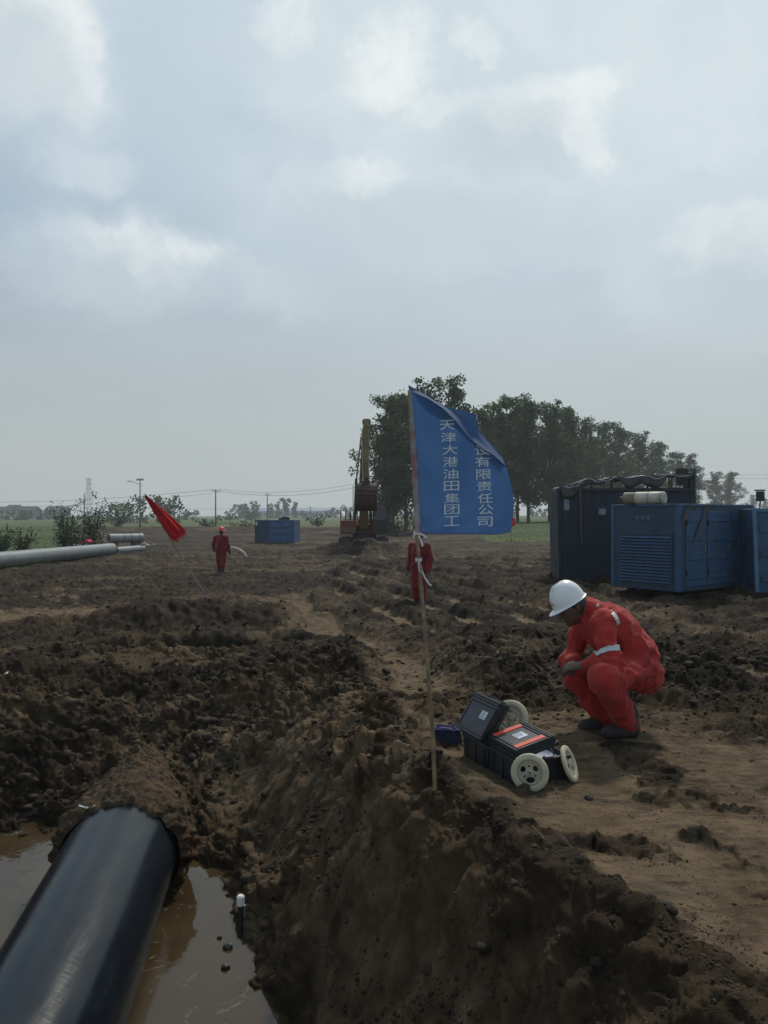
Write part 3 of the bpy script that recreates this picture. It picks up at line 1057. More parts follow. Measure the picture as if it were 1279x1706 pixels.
def crouching_man():
    root = empty('person', tuple(P(1030, 1240, 4.72) + Vector((-0.01, 0, 0.0))), label='worker in red coveralls and white hard hat crouching beside the open black cases', cat='person')
    J = {k: P(*v) for k, v in dict(
        hipN=(1064, 1132, 4.64), hipF=(1060, 1128, 4.90), pelvis=(1066, 1122, 4.77), belly=(1052, 1098, 4.76), chest=(1010, 1056, 4.75),
        neck=(978, 1022, 4.75), kneeN=(1000, 1147, 4.34), kneeF=(954, 1148, 4.86), ankN=(1050, 1224, 4.60), ankF=(1006, 1212, 4.84),
        shN=(1003, 1045, 4.57), shF=(968, 1046, 4.92), elN=(1018, 1110, 4.44), elF=(940, 1108, 4.92), wrN=(962, 1124, 4.52), wrF=(950, 1114, 4.72),
        head=(948, 1014, 4.75)).items()}
    for k in J:
        J[k] = J[k] - Vector(root.location)
    lo_ = Vector((-0.62, -0.60, -0.10))
    hi_ = Vector((0.50, 0.42, 1.10))
    # ---- body (skin), one continuous mesh
    S = SDF(lo_, hi_, 0.0075)
    S.cone(J['pelvis'], J['belly'], 0.12, 0.11, 0.04)
    S.cone(J['belly'], J['chest'], 0.11, 0.125, 0.04)
    S.cone(J['chest'], J['neck'], 0.11, 0.062, 0.04)
    S.cone(J['neck'], J['head'] + Vector((0.01, 0, 0)), 0.056, 0.058, 0.03)
    S.cone(J['shN'], J['shF'], 0.055, 0.055, 0.04)
    for s_ in 'NF':
        S.cone(J['hip' + s_], J['knee' + s_], 0.082, 0.058, 0.03)
        S.cone(J['knee' + s_], J['ank' + s_], 0.056, 0.040, 0.02)
        S.cone(J['ank' + s_], J['ank' + s_] + Vector((-0.08, -0.02, -0.055)), 0.036, 0.028, 0.02)
        S.cone(J['sh' + s_], J['el' + s_], 0.050, 0.038, 0.03)
        S.cone(J['el' + s_], J['wr' + s_], 0.038, 0.027, 0.02)
    # head, looking down and to the left
    J['head'] = J['head'] + Vector((-.012, 0, .008))
    hd = J['head']
    up = Vector((-0.50, -0.03, 0.866)).normalized()
    fw = Vector((-0.866, -0.10, -0.50)).normalized()
    sd_ = up.cross(fw).normalized()
    M3 = [[fw[i], sd_[i], up[i]] for i in range(3)]
    S.ell(hd, (0.098, 0.076, 0.108), 0.02, M3)
    S.ell(hd + fw * 0.025 - up * 0.070, (0.062, 0.056, 0.058), 0.03, M3)       # jaw
    S.cone(hd + fw * 0.088 - up * 0.005, hd + fw * 0.112 - up * 0.032, 0.009, 0.015, 0.012)   # nose
    S.cone(hd + fw * 0.080 - up * 0.098, hd + fw * 0.072 - up * 0.112, 0.018, 0.014, 0.015)   # chin
    S.cone(hd + fw * 0.086 - up * 0.066 + sd_ * 0.018, hd + fw * 0.086 - up * 0.066 - sd_ * 0.018, 0.010, 0.010, 0.006)  # lips
    for q in (-1, 1):
        S.ell(hd + fw * 0.088 + up * 0.004 + sd_ * q * 0.031, (0.016, 0.018, 0.010), 0.0, M3, sub=True)     # eye sockets
        S.ell(hd + fw * 0.077 + up * 0.004 + sd_ * q * 0.031, (0.013, 0.013, 0.013), 0.003, M3)              # eyes
        S.cone(hd - fw * 0.008 - up * 0.002 + sd_ * q * 0.078, hd - fw * 0.004 - up * 0.040 + sd_ * q * 0.076, 0.016, 0.010, 0.005)  # ears
    hand(S, J['wrN'], Vector((-0.95, 0.25, -0.12)), Vector((0.1, 0.4, -0.9)), 1.0, 0.7, 1)
    hand(S, J['wrF'], Vector((-0.55, -0.75, -0.15)), Vector((0.3, -0.2, -0.9)), 1.0, 0.7, -1)
    S.build('body', M_SKIN, root, 1)
    # ---- coverall
    S = SDF(lo_, hi_, 0.0075)
    S.cone(J['pelvis'] + Vector((0.0, 0, 0.0)), J['belly'] + Vector((-.01, 0, 0.0)), 0.155, 0.150, 0.06)
    S.cone(J['pelvis'] + Vector((0.015, -.07, -0.05)), J['pelvis'] + Vector((0.015, .07, -0.05)), 0.125, 0.125, 0.05)
    S.cone(J['belly'], J['chest'], 0.150, 0.160, 0.06)
    S.cone(J['belly'] + Vector((.02, -.05, .03)), J['chest'] + Vector((.03, -.06, .02)), 0.115, 0.115, 0.06)
    S.cone(J['belly'] + Vector((.02, .05, .03)), J['chest'] + Vector((.03, .06, .02)), 0.115, 0.115, 0.06)
    S.cone(J['chest'] + Vector((0.02, 0, 0.01)), J['neck'] + Vector((-.012, 0, .012)), 0.145, 0.088, 0.06)
    S.cone(J['shN'] + Vector((.015, .03, 0)), J['shF'] + Vector((.02, -.03, 0)), 0.086, 0.084, 0.05)
    for s_, rk, ry in (('N', 0.094, -1), ('F', 0.092, 1)):
        hip, kn, an = J['hip' + s_], J['knee' + s_], J['ank' + s_]
        S.cone(hip, kn + (hip - kn).normalized() * 0.03, 0.120, rk, 0.045)
        S.cone(kn, kn.lerp(an, 0.55), rk - 0.006, 0.078, 0.03)
        S.cone(kn.lerp(an, 0.5), an + Vector((0, 0, -0.025)), 0.082, 0.076, 0.03)
        sh, el_, wr = J['sh' + s_], J['el' + s_], J['wr' + s_]
        S.cone(sh, el_, 0.080, 0.066, 0.04)
        S.cone(el_ + Vector((0.004, 0, -0.012)), el_.lerp(wr, 0.98), 0.072, 0.056, 0.03)
    nk = J['neck']
    S.cone(nk + Vector((.02, -.05, .02)), nk + Vector((-.065, -.03, -.025)), 0.036, 0.030, 0.02)     # collar
    S.cone(nk + Vector((.02, .05, .02)), nk + Vector((-.065, .03, -.025)), 0.036, 0.030, 0.02)
    # creases where the cloth is compressed
    kn, an, hip = [np.array(J[q]) for q in ('kneeN', 'ankN', 'hipN')]
    el_, sh = np.array(J['elN']), np.array(J['shN'])

    def folds(p):
        o = 0.020 * (np.abs(vec_noise(p * [1, .8, .6], 26, 3)) * 2.2 - .5) + 0.009 * (np.abs(vec_noise(p * [.6, 1, 1], 52, 4)) * 2.2 - .5) + 0.004 * vec_noise(p, 18, 6)

        def ringf(c, axis, f, amp, r):
            d = np.linalg.norm(p - c, axis=1)
            a = axis / np.linalg.norm(axis)
            ph = (p - c) @ a * f + 5.0 * vec_noise(p, 11, 9)
            return amp * np.sin(ph) * np.exp(-(d / r) ** 2)
        o = o + ringf(kn * 0.7 + hip * 0.3, hip - kn, 120, 0.006, 0.13) + ringf(an + (kn - an) * 0.25, kn - an, 150, 0.008, 0.12)
        o = o + ringf(el_, el_ - sh, 130, 0.007, 0.11) + ringf(hip, np.array([0.5, 0, 1.0]), 60, 0.006, 0.17)
        o = o + ringf(sh, np.array([0.6, 0.0, 0.8]), 90, 0.007, 0.13)
        return o
    S.wrinkle(folds)
    S.g = S.g + np.float32(0.004)
    cov = S.build('coverall', M_RED, root, 1)

    def arm_band(p, n_):
        a, b = np.array(J['shN']), np.array(J['elN'])
        ax = (b - a) / np.linalg.norm(b - a)
        t = (p - a) @ ax
        d = np.linalg.norm(p - a - t[:, None] * ax, axis=1)
        L = np.linalg.norm(b - a)
        return (t > L - 0.062) & (t < L - 0.022) & (d < 0.102)

    def sh_band(p, n_):
        c = np.array(P(1019, 1034, 4.62) - Vector(root.location))
        q = p - c
        return (np.abs(q[:, 0] * 0.90 + q[:, 2] * 0.42) < 0.019) & (np.abs(q[:, 2] * 0.9 - q[:, 0] * 0.42) < 0.045) & (p[:, 1] < J['chest'][1] - 0.02) & (n_[:, 1] < 0.3)
    patch_from(cov, 'reflective_band', arm_band, 0.005, M_TAPE, root)
    patch_from(cov, 'reflective_band', sh_band, 0.005, M_TAPE, root)

    darkred = mat('coverall_seam', (0.20, 0.018, 0.014), 0.9, var=0.15)

    def waist(p, n_):
        c = np.array(J['belly'] + (J['pelvis'] - J['belly']) * .35)
        ax = np.array((J['pelvis'] - J['chest']).normalized())
        t = (p - c) @ ax
        return (np.abs(t) < 0.010) & (np.linalg.norm(p - c, axis=1) < 0.24) & (p[:, 0] > c[0] - .05)

    def pocket(p, n_):
        q = p - np.array(P(1082, 1148, 4.60) - _r0)
        return (np.abs(q[:, 0]) < .045) & (np.abs(q[:, 2]) < .050) & (n_[:, 1] < -.25) & ((np.abs(q[:, 0]) > .036) | (np.abs(q[:, 2]) > .040) | (q[:, 2] > .022))

    def seam(p, n_):
        a, b = np.array(J['shN']), np.array(J['chest'])
        q = p - a
        return (np.abs(q[:, 0] * .8 + q[:, 1] * .1 - .045 + .5 * q[:, 2]) < .004) & (n_[:, 1] < .2) & (q[:, 2] > -.13) & (p[:, 1] < J['chest'][1])
    _r0 = Vector(root.location)
    patch_from(cov, 'waist_seam', waist, 0.003, darkred, root)
    patch_from(cov, 'pocket', pocket, 0.003, darkred, root)
    # undershirt collar peeping out at the nape
    mb = MB()
    mb.tube([nk + Vector((.035 + .01 * math.cos(a), .055 * math.sin(a), .030 + 0.02 * math.cos(a))) for a in np.linspace(-1.5, 1.5, 12)], 0.010, 8)
    mb.build('inner_collar', mat('grey_cotton', (0.32, 0.34, 0.30), 0.9), root, smooth=True)
    # hair below the helmet
    S = SDF(hd + Vector((-.16, -.16, -.16)), hd + Vector((.16, .16, .18)), 0.008)
    S.ell(hd - fw * 0.012 + up * 0.004, (0.096, 0.083, 0.112), 0.0, M3)
    S.plane(hd + fw * 0.02, fw - up * 0.35)
    S.build('hair', M_HAIR, root, 1)
    # boots
    for s_, sgn in (('N', -1), ('F', 1)):
        an = J['ank' + s_]
        S = SDF(an + Vector((-.30, -.18, -.16)), an + Vector((.16, .18, .16)), 0.009)
        sole = an + Vector((0.015, 0, -0.062))
        toe = sole + Vector((-0.165, -0.035, -0.004))
        S.cone(an + Vector((0, 0, 0.06)), an + Vector((.004, 0, -0.02)), 0.058, 0.056, 0.02)
        S.cone(an + Vector((0, 0, -0.02)), sole, 0.054, 0.046, 0.02)
        S.cone(sole, toe, 0.046, 0.046, 0.02)
        S.cone(an + Vector((-.01, 0, -.02)), toe + Vector((.05, 0, .01)), 0.050, 0.044, 0.02)
        S.plane(sole + Vector((0, 0, -0.040)), (0, 0, -1))
        S.wrinkle(lambda p: 0.003 * vec_noise(p, 70, 8))
        S.build('boot', M_BOOT, root, 1)
    # helmet
    hc = hd + up * 0.040 + fw * 0.004
    h, u, f_, s2 = helmet(root, hc, up, fw, M_WHITE, 0.93)
    # small printed marks on the shell
    blue = mat('helmet_print', (0.10, 0.13, 0.35), 0.5)
    mb = MB()
    for k in range(9):
        a = 0.95 + 0.075 * k
        if k in (3,):
            continue
        for off in (0.010, 0.018):
            p = hc + (f_ * math.cos(a) * 0.1335 + u * (math.sin(a) * 0.1600)) * 0.93 - s2 * (-0.022 - off * 0.7)
            mb.box(p, (0.007, 0.004, 0.0035))
    mb.build('print', blue, h)
    mb = MB()
    c0 = hc + (f_ * 0.116 + u * 0.040) + s2 * 0.026
    mb.tube([c0, c0 + f_ * 0.0035], 0.014, 20)
    mb.build('badge', mat('badge_red', (0.55, 0.08, 0.05), 0.4, two=(0.7, 0.5, 0.08), twoscale=40), h)
    return root


wk = crouching_man()
wk.scale = (0.95, 0.955, 0.945)
_o = wk.location.copy()
wk.location = (_o.x * (_o.y + 0.19) / _o.y, _o.y + 0.19, _o.z)
_off = lambda px, py, D: (P(px, py, D) - _o)
_g = [hs(wk.location.x + .95 * _off(px, py, D).x, wk.location.y + .955 * _off(px, py, D).y) - .945 * (_off(px, py, D).z - .100) for (px, py, D) in ((1050, 1224, 4.60), (1006, 1212, 4.84))]
print('feet', _g, wk.location)
wk.location.z = (min(_g) + max(_g)) / 2 - 0.01



def standing_man(pos, H, face, mcol, mhat, label, arm=None, stride=0.12, seed=1, clean=False, lean=0.0):
    root = empty('person', pos, face, label=label, cat='person')
    k = H / 1.75
    V3 = lambda x, y, z: Vector((x, y, z)) * k
    an = [V3(-0.11, stride, 0.09), V3(0.11, -stride, 0.09)]
    kn = [V3(-0.105, stride * 0.4 - 0.02, 0.49), V3(0.105, -stride * 0.4 - 0.03, 0.49)]
    hp = [V3(-0.085, 0, 0.91), V3(0.085, 0, 0.91)]
    ch, bl, nk, hd = V3(0, -0.02 - lean * .6, 1.28), V3(0, 0, 1.02), V3(0, -0.02 - lean, 1.47), V3(0, -0.04 - lean * 1.3, 1.62)
    sh = [V3(-0.19, -0.01 - lean * .8, 1.40), V3(0.19, -0.01 - lean * .8, 1.40)]
    el_ = [V3(-0.26, 0.03, 1.12), V3(0.26, 0.03, 1.12)]
    wr = [V3(-0.27, -0.06, 0.86), V3(0.27, -0.06, 0.86)]
    if arm:
        el_[1], wr[1] = V3(*arm[0]), V3(*arm[1])
    lo_, hi_ = V3(-0.55, -0.5, -0.02), V3(0.75, 0.5, 1.85)
    S = SDF(lo_, hi_, 0.014)
    S.cone(bl, ch, .12, .13, .04)
    S.cone(ch, nk, .10, .05, .04)
    S.cone(nk, hd, .05, .05, .02)
    S.ell(hd, (0.076 * k, 0.095 * k, 0.115 * k), .02)
    S.cone(hd + V3(0, -.09, -.01), hd + V3(0, -.105, -.03), .012, .014, .01)
    for q in (0, 1):
        S.cone(hp[q], kn[q], .08, .055, .03)
        S.cone(kn[q], an[q], .05, .04, .02)
        S.cone(sh[q], el_[q], .05, .04, .03)
        S.cone(el_[q], wr[q], .04, .03, .02)
        d = (wr[q] - el_[q]).normalized()
        hand(S, wr[q], d, V3(0.3, -1, 0), 1.05, 0.5, 1 if q else -1)
    S.build('body', M_SKIN, root, 1)
    S = SDF(lo_, hi_, 0.014)
    S.cone(bl, ch, .165, .175, .06)
    S.cone(V3(-.07, 0, .93), V3(.07, 0, .93), .140, .140, .05)
    S.cone(ch, nk - V3(0, 0, .04), .150, .075, .06)
    S.cone(sh[0], sh[1], .085, .085, .05)
    for q in (0, 1):
        S.cone(hp[q], kn[q], .125, .096, .04)
        S.cone(kn[q], an[q] + V3(0, 0, .16), .094, .088, .03)
        S.cone(sh[q], el_[q], .085, .072, .04)
        S.cone(el_[q], el_[q].lerp(wr[q], .95), .070, .055, .03)
    S.wrinkle(lambda p: 0.010 * vec_noise(p, 26, seed) + 0.006 * vec_noise(p, 55, seed + 1))
    S.build('coverall', mcol, root, 1)
    for q in (0, 1):
        a = an[q]
        S = SDF(a + V3(-.2, -.35, -.12), a + V3(.2, .2, .36), .014)
        S.cone(a + V3(0, 0, .24), a, .072, .060, .02)
        S.cone(a, a + V3(0, .01, -.04), .058, .048, .02)
        S.cone(a + V3(0, .02, -.045), a + V3(0, -.17, -.045), .046, .044, .02)
        S.plane(a + V3(0, 0, -.088), (0, 0, -1))
        S.build('boot', M_BOOT, root, 1)
    S = SDF(hd + V3(-.14, -.16, -.14), hd + V3(.14, .16, .16), .01)
    S.ell(hd + V3(0, .015, .01), (.083 * k, .098 * k, .112 * k), 0)
    S.plane(hd + V3(0, -.02, 0), (0, -1, -.35))
    S.build('hair', M_HAIR, root, 0)
    helmet(root, hd + V3(0, 0, .045), (0, 0.02, 1), (0, -1, 0), mhat, 1.05 * k)
    return root


# man walking away at 30 m, man behind the flag at 19 m
MY = 29.5
mx = (368 - HX) / F * MY
mzg = EYE - (955 - HY) / F * MY
man_far = standing_man((mx, MY, hs(mx, MY)), 1.76, R(170), M_RED2, M_REDHAT, 'worker in dark red coveralls and red helmet walking away towards the small blue container',
                       arm=((-0.0 + 0.28, 0.0, 1.13), (0.30, -0.10, 0.92)), seed=5)
MY2 = 18.6
mx2 = (699 - HX) / F * MY2
man_flag = standing_man((mx2, MY2, hs(mx2, MY2)), 1.74, R(-35), M_RED2, M_REDHAT, 'worker in dark red coveralls standing half hidden behind the blue flag and its pole', stride=0.05, seed=9)
man_far.scale = (1.10, 1.15, .97)
man_flag.scale = (1.10, 1.1, 1.08)
# ribbon held by the walking man
rb = MB()
pts = [P(384, 911, MY - .1), P(392, 913, MY - .1), P(399, 916, MY - .1), (P(405, 920, MY - .1)), P(409, 925, MY - .1), P(411.5, 928, MY - .1)]
rb.tube(pts, [.03, .04, .05, .05, .045, .02], 8)
tag(rb.build('marker_ribbon', mat('pale_ribbon', (0.62, 0.45, 0.42), 0.8), None, smooth=True),
    'pale pink length of tape trailing from the hand of the far walking worker', 'ribbon')


# ------------------------------------------------------------------ pipe in the trench
def trench_pipe():
    d = PIPE_DIR.normalized()
    a = PIPE_A + d * (-6.5)
    b = PIPE_A + d * 0.22
    root = empty('trench_pipe', tuple(PIPE_A), label='large glossy black coated pipe lying in the flooded trench', cat='pipe')
    A, B = a - PIPE_A, b - PIPE_A
    u = d.cross(Vector((0, 0, 1))).normalized()
    v = u.cross(d)
    seg, n = 96, 120
    L = (B - A).length
    vs, fs = [], []
    r0 = 0.40
    for i in range(n + 1):
        t = i / n
        c = A.lerp(B, t)
        for k in range(seg):
            an = 2 * math.pi * k / seg
            r = r0 + 0.0012 * math.sin(3 * an + 7 * t) + 0.0010 * math.sin(t * L * 9 + 2 * math.sin(an))
            vs.append(c + (u * math.cos(an) + v * math.sin(an)) * r)
    for i in range(n):
        for k in range(seg):
            p, q = i * seg + k, i * seg + (k + 1) % seg
            fs.append((p, q, q + seg, p + seg))
    m = bpy.data.materials.new('black_pipe_coating')
    m.use_nodes = True
    t = NT(m.node_tree)
    b_ = m.node_tree.nodes['Principled BSDF']
    obc = t.n('ShaderNodeTexCoord').outputs['Object']
    st = t.n('ShaderNodeMapping', ins={'Vector': obc, 'Scale': (1.0, 0.12, 1.0)}).outputs[0]
    dust = t.ramp(t.noise(st, 9, 8, 0.7), 0.42, 0.75)
    c = t.mix(t.ramp(t.noise(obc, 3, 5, 0.6), 0.35, 0.65), (0.0055, 0.0085, 0.014), (0.009, 0.014, 0.020))
    c = t.mix(t.m('MULTIPLY', dust, 0.22), c, (0.030, 0.032, 0.032))
    sp_ = t.m('MULTIPLY', t.ramp(t.noise(obc, 48, 5, 0.7), 0.62, 0.70), t.ramp(t.noise(obc, 2.6, 4, 0.6), 0.45, 0.7))
    c = t.mix(t.m('MULTIPLY', sp_, 0.55), c, (0.10, 0.080, 0.055))
    m.node_tree.links.new(c, b_.inputs['Base Color'])
    m.node_tree.links.new(t.m('ADD', t.m('MULTIPLY', dust, 0.14), 0.19), b_.inputs['Roughness'])
    b_.inputs['Specular IOR Level'].default_value = 0.27
    rg = t.noise(t.n('ShaderNodeMapping', ins={'Vector': obc, 'Scale': (1.0, 9.0, 1.0)}).outputs[0], 5, 4, 0.6)
    bp = t.n('ShaderNodeBump', ins={'Strength': 0.5, 'Distance': 0.0013, 'Height': rg})
    m.node_tree.links.new(bp.outputs[0], b_.inputs['Normal'])
    raw('coating', vs, fs, m, root, smooth=True)
    # weld sleeves every few metres
    return root


trench_pipe()


def mud_cap():
    """heap of excavated soil still sitting on the far end of the pipe, narrowing to the rear"""
    d = PIPE_DIR.normalized()
    u = d.cross(Vector((0, 0, 1))).normalized()
    v = u.cross(d)
    n, seg = 150, 240
    a = np.linspace(-1.9, 1.9, seg)[None, :] + 0 * np.linspace(0, 1, n)[:, None]
    t = np.linspace(0, 1, n)[:, None] + 0 * a
    # front edge ragged
    fr = 0.05 * fbm(a * 1.7 + 3, t * 0 + 2, 0.5, 4)
    s = -0.05 + fr * (1 - t) + t * 1.30
    wob = 0.035 * fbm(a * 0.5 + 9, s, 0.30, 4) + 0.030 * facets(a * 0.45 + 30, s + 4, 0.12) + 0.02 * billow(a * 0.45 + 3, s + 14, 0.08)
    r = 0.46 + wob
    r = np.where(t < 0.012, 0.385, 0.425 + wob * 0.8 + 0.05 * ss(0.0, 0.2, t))
    a = a * 1.25
    wid = np.clip(1.0 - t ** 1.25, 0, 1) ** 0.6 + 0.06
    aa = a
    sx = np.sin(aa) * r * wid * 1.06
    pk = np.cos(aa) * (1 - t) + t * (np.cos(aa) * 0.6 + 0.4 - np.abs(np.sin(aa)) * 0.2)
    cz = pk * r - 0.10 * t * t
    cz = cz - (np.abs(a) - np.abs(aa)) * 2.2
    sx = sx + np.sign(a) * (np.abs(a) - np.abs(aa)) * 0.25
    base = np.array(PIPE_A)
    Pm = base + s[..., None] * np.array(d) + sx[..., None] * np.array(u) + cz[..., None] * np.array(v)
    idx = np.arange(n * seg).reshape(n, seg)
    q = np.stack([idx[:-1, :-1], idx[:-1, 1:], idx[1:, 1:], idx[1:, :-1]], -1).reshape(-1, 4)
    # cap the rear by folding the last ring down
    Pm[-1, :, 2] -= 0.5
    o = raw('soil_heap', Pm.reshape(-1, 3), q, None, None, smooth=True)
    m = mat('heap_soil', (0.055, 0.038, 0.023), 0.9, var=0.4, vscale=9, bump=0.012, bscale=60, spec=0.2, two=(0.085, 0.050, 0.026), twoscale=5)
    o.data.materials.append(m)
    tag(o, 'pointed heap of brown soil capping the far end of the black trench pipe', 'soil heap')
    # small litter scraps lying on the seam
    for (px, py, s_) in ((152, 1344, .05), (182, 1346, .028)):
        c = P(px, py, 5.62)
        r = np.random.default_rng(int(px))
        mb = MB()
        for k in range(5):
            p = c + Vector(r.normal(size=3) * (s_ * .5, s_ * .2, s_ * .12))
            mb.box(p, (s_ * r.uniform(.5, 1), s_ * .4, .008), Euler(r.uniform(-.8, .8, 3)).to_matrix())
        tag(mb.build('plastic_scrap', mat('clear_scrap', (0.42, 0.43, 0.42), 0.3), None, bevel=.002),
            'crumpled clear plastic scrap on the seam between pipe and soil heap' if s_ > .04 else 'tiny pale scrap just right of the crumpled plastic on the pipe', 'litter')


mud_cap()

# ------------------------------------------------------------------ blue banner
FD = 3.92
base_z = hz((725 - HX) / F * FD, FD)


def flag():
    pb = P(725, 1338, FD)
    pb.z = min(pb.z, hs(pb.x, pb.y) + 0.02)
    root = empty('banner_flag', tuple(pb), label='blue banner with white characters on a bamboo pole stuck in the trench shoulder', cat='flag')
    rl = lambda v: Vector(v) - pb
    pole_pts = [P(726, 1352, FD), P(721, 1230, FD), P(714, 1130, FD), P(706, 1030, FD), P(699, 950, FD), P(692, 860, FD), P(688, 780, FD), P(684, 700, FD), P(680.5, 645, FD)]
    pts, rad = [], []
    for i in range(len(pole_pts) - 1):
        for k in range(10):
            t = k / 10
            pts.append(rl(pole_pts[i].lerp(pole_pts[i + 1], t)))
            g = i * 10 + k
            rad.append(0.0115 - 0.0045 * g / 80 + (0.0022 if g % 9 == 0 else 0.0))
    mb = MB().tube(pts, rad, 12)
    mb.build('bamboo_pole', mat('bamboo', (0.21, 0.145, 0.075), 0.55, var=0.3, vscale=25, two=(0.12, 0.085, 0.05), twoscale=9), root, smooth=True)

    # cloth: columns u in 0..1; rows: bottom -> fold -> free edge of the flap turned over behind the fold
    foldl = [(0, 681, 650), (0.2, 712, 663), (0.35, 738, 680), (0.5, 760, 703), (0.62, 778, 727), (0.75, 799, 744), (0.88, 822, 758), (1.0, 842, 776)]
    edgel = [(0, 680, 641), (0.2, 710, 658), (0.35, 738, 675), (0.5, 768, 684), (0.62, 793, 690), (0.75, 797, 716), (0.88, 815, 735), (1.0, 835, 758)]
    botl = [(0, 699, 887), (0.2, 729, 889), (0.35, 752, 890), (0.5, 775, 891), (0.62, 794, 891), (0.75, 813, 890), (0.88, 834, 889), (1.0, 850, 886)]

    def cur(tab, u):
        us = [q[0] for q in tab]
        return np.interp(u, us, [q[1] for q in tab]), np.interp(u, us, [q[2] for q in tab])

    def ydepth(px, py, fx, fy):
        """waviness of the hanging sheet, as a function of position only (0 at the pole)"""
        du = (px - 690) / 160.0
        w_ = 0.040 * np.sin(du * 5.2 + 0.6 + (py - 760) / 260.0) * np.clip(du * 2, 0, 1)
        w_ = w_ + 0.010 * np.sin(du * 15 + (py - 700) / 42.0) * np.clip(du * 3, 0, 1)
        diag = ((px - 715) - (py - 800) * 0.55) / 30.0
        w_ = w_ + 0.006 * np.exp(-diag ** 2) + 0.004 * np.sin((px + py * 1.7) / 11.0) * np.clip((870 - py) / -40 + 1, 0, 1)
        w_ = w_ + 0.004 * np.sin((px * 1.1 - py * 0.9) / 13.0 + 1.0) * np.exp(-((px - 712) / 26.0) ** 2)
        return w_ - 0.02 * np.clip(du * 3, 0, 1)
    NU, NB, NF = 90, 110, 26
    vs = []
    grid = []
    for j in range(NB + NF + 1):
        row = []
        for i in range(NU + 1):
            u = i / NU
            bx, by = cur(botl, u)
            fx, fy = cur(foldl, u)
            ex, ey = cur(edgel, u)
            if j <= NB:
                t = (j / NB)
                px, py = bx + (fx - bx) * t, by + (fy - by) * t
                # the left side follows the pole, the right side bellies
                if u > 0:
                    px = px + 9 * math.sin(math.pi * t) * u * u - 3.0 * math.sin(math.pi * t) * (1 - u)
                    py = py + 1.2 * math.sin(u * 9) * (1 - t)
                D = FD + ydepth(px, py, fx, fy)
                near_fold = max(0.0, 1 - (1 - t) * NB / 16.0)
                D -= 0.030 * near_fold ** 1.5 * min(1, u * 4)
            else:
                t = (j - NB) / NF
                px, py = fx + (ex - fx) * t, fy + (ey - fy) * t
                D = FD + ydepth(fx, fy, fx, fy) - 0.030 * min(1, u * 4) * (1 - t) ** 3
                D += 0.065 * math.sin(t * 1.4) * min(1, u * 4) + 0.008 * math.sin(t * 7 + u * 9) * u
            p = P(px, py, D)
            vs.append(rl(p))
            grid.append((px, py, D))
    nc, nr = NU + 1, NB + NF + 1
    idx = np.arange(nc * nr).reshape(nr, nc)
    q = np.stack([idx[:-1, :-1], idx[:-1, 1:], idx[1:, 1:], idx[1:, :-1]], -1).reshape(-1, 4)
    blue = mat('banner_blue', (0.045, 0.095, 0.205), 0.7, var=0.05, vscale=6, bump=0.0012, bscale=160, sheen=0.1, spec=0.3, two=(0.040, 0.085, 0.185), twoscale=5)
    bb = blue.node_tree.nodes['Principled BSDF']
    nt = NT(blue.node_tree)          # thin polyester lets some daylight through
    trn = nt.n('ShaderNodeBsdfTranslucent', ins={'Color': (0.05, 0.125, 0.30, 1)})
    mx_ = nt.n('ShaderNodeMixShader', ins={0: 0.38})
    blue.node_tree.links.new(bb.outputs[0], mx_.inputs[1])
    blue.node_tree.links.new(trn.outputs[0], mx_.inputs[2])
    blue.node_tree.links.new(mx_.outputs[0], blue.node_tree.nodes['Material Output'].inputs['Surface'])
    cl = raw('cloth', np.array([v[:] for v in vs]), q, blue, root, smooth=True)
    # pole sleeve, grey and wrinkled
    mb = MB()
    pts, rad = [], []
    for k in range(70):
        t = k / 69
        py = 650 + (886 - 650) * t
        pxx = np.interp(py, [645, 700, 780, 860, 890], [682.5, 686.5, 690.5, 695.0, 696])
        pts.append(rl(P(pxx, py, FD - 0.002)))
        rad.append(0.004 + 0.012 * min(1, t * 2.2) + 0.0012 * math.sin(k * 0.9) + 0.0008 * math.sin(k * 2.3))
    mb.tube(pts, rad, 14)
    mb.build('pole_sleeve', mat('sleeve_grey', (0.22, 0.21, 0.23), 0.8, var=0.2, vscale=14, two=(0.20, 0.085, 0.10), twoscale=6, bump=0.003), root, smooth=True)
    # seam line of the hem, a slightly raised cord along the free bottom edge
    mb = MB().tube([Vector(vs[i]) + Vector((0, -0.003, 0.002)) for i in range(3, NU + 1)], 0.0016, 6)
    mb.build('hem', blue, cl, smooth=True)
    # writing
    ga = np.array(grid[:(NB + 1) * nc])
    gpx, gpy, gdd = ga[:, 0], ga[:, 1], ga[:, 2]
    white = mat('banner_print', (0.46, 0.49, 0.50), 0.7, var=0.04)
    wn_ = NT(white.node_tree)
    cols = [("天津大港油田集团工", [(745, 708), (747, 728.5), (749.5, 749), (750, 769), (750.6, 789.5), (752, 809.5), (753, 830), (752.5, 848.6), (752.5, 868)]),
            ("设有限责任公司", [(803.6, 750), (804, 769), (806, 790), (807, 810), (808, 830), (809, 849), (807.6, 869)])]
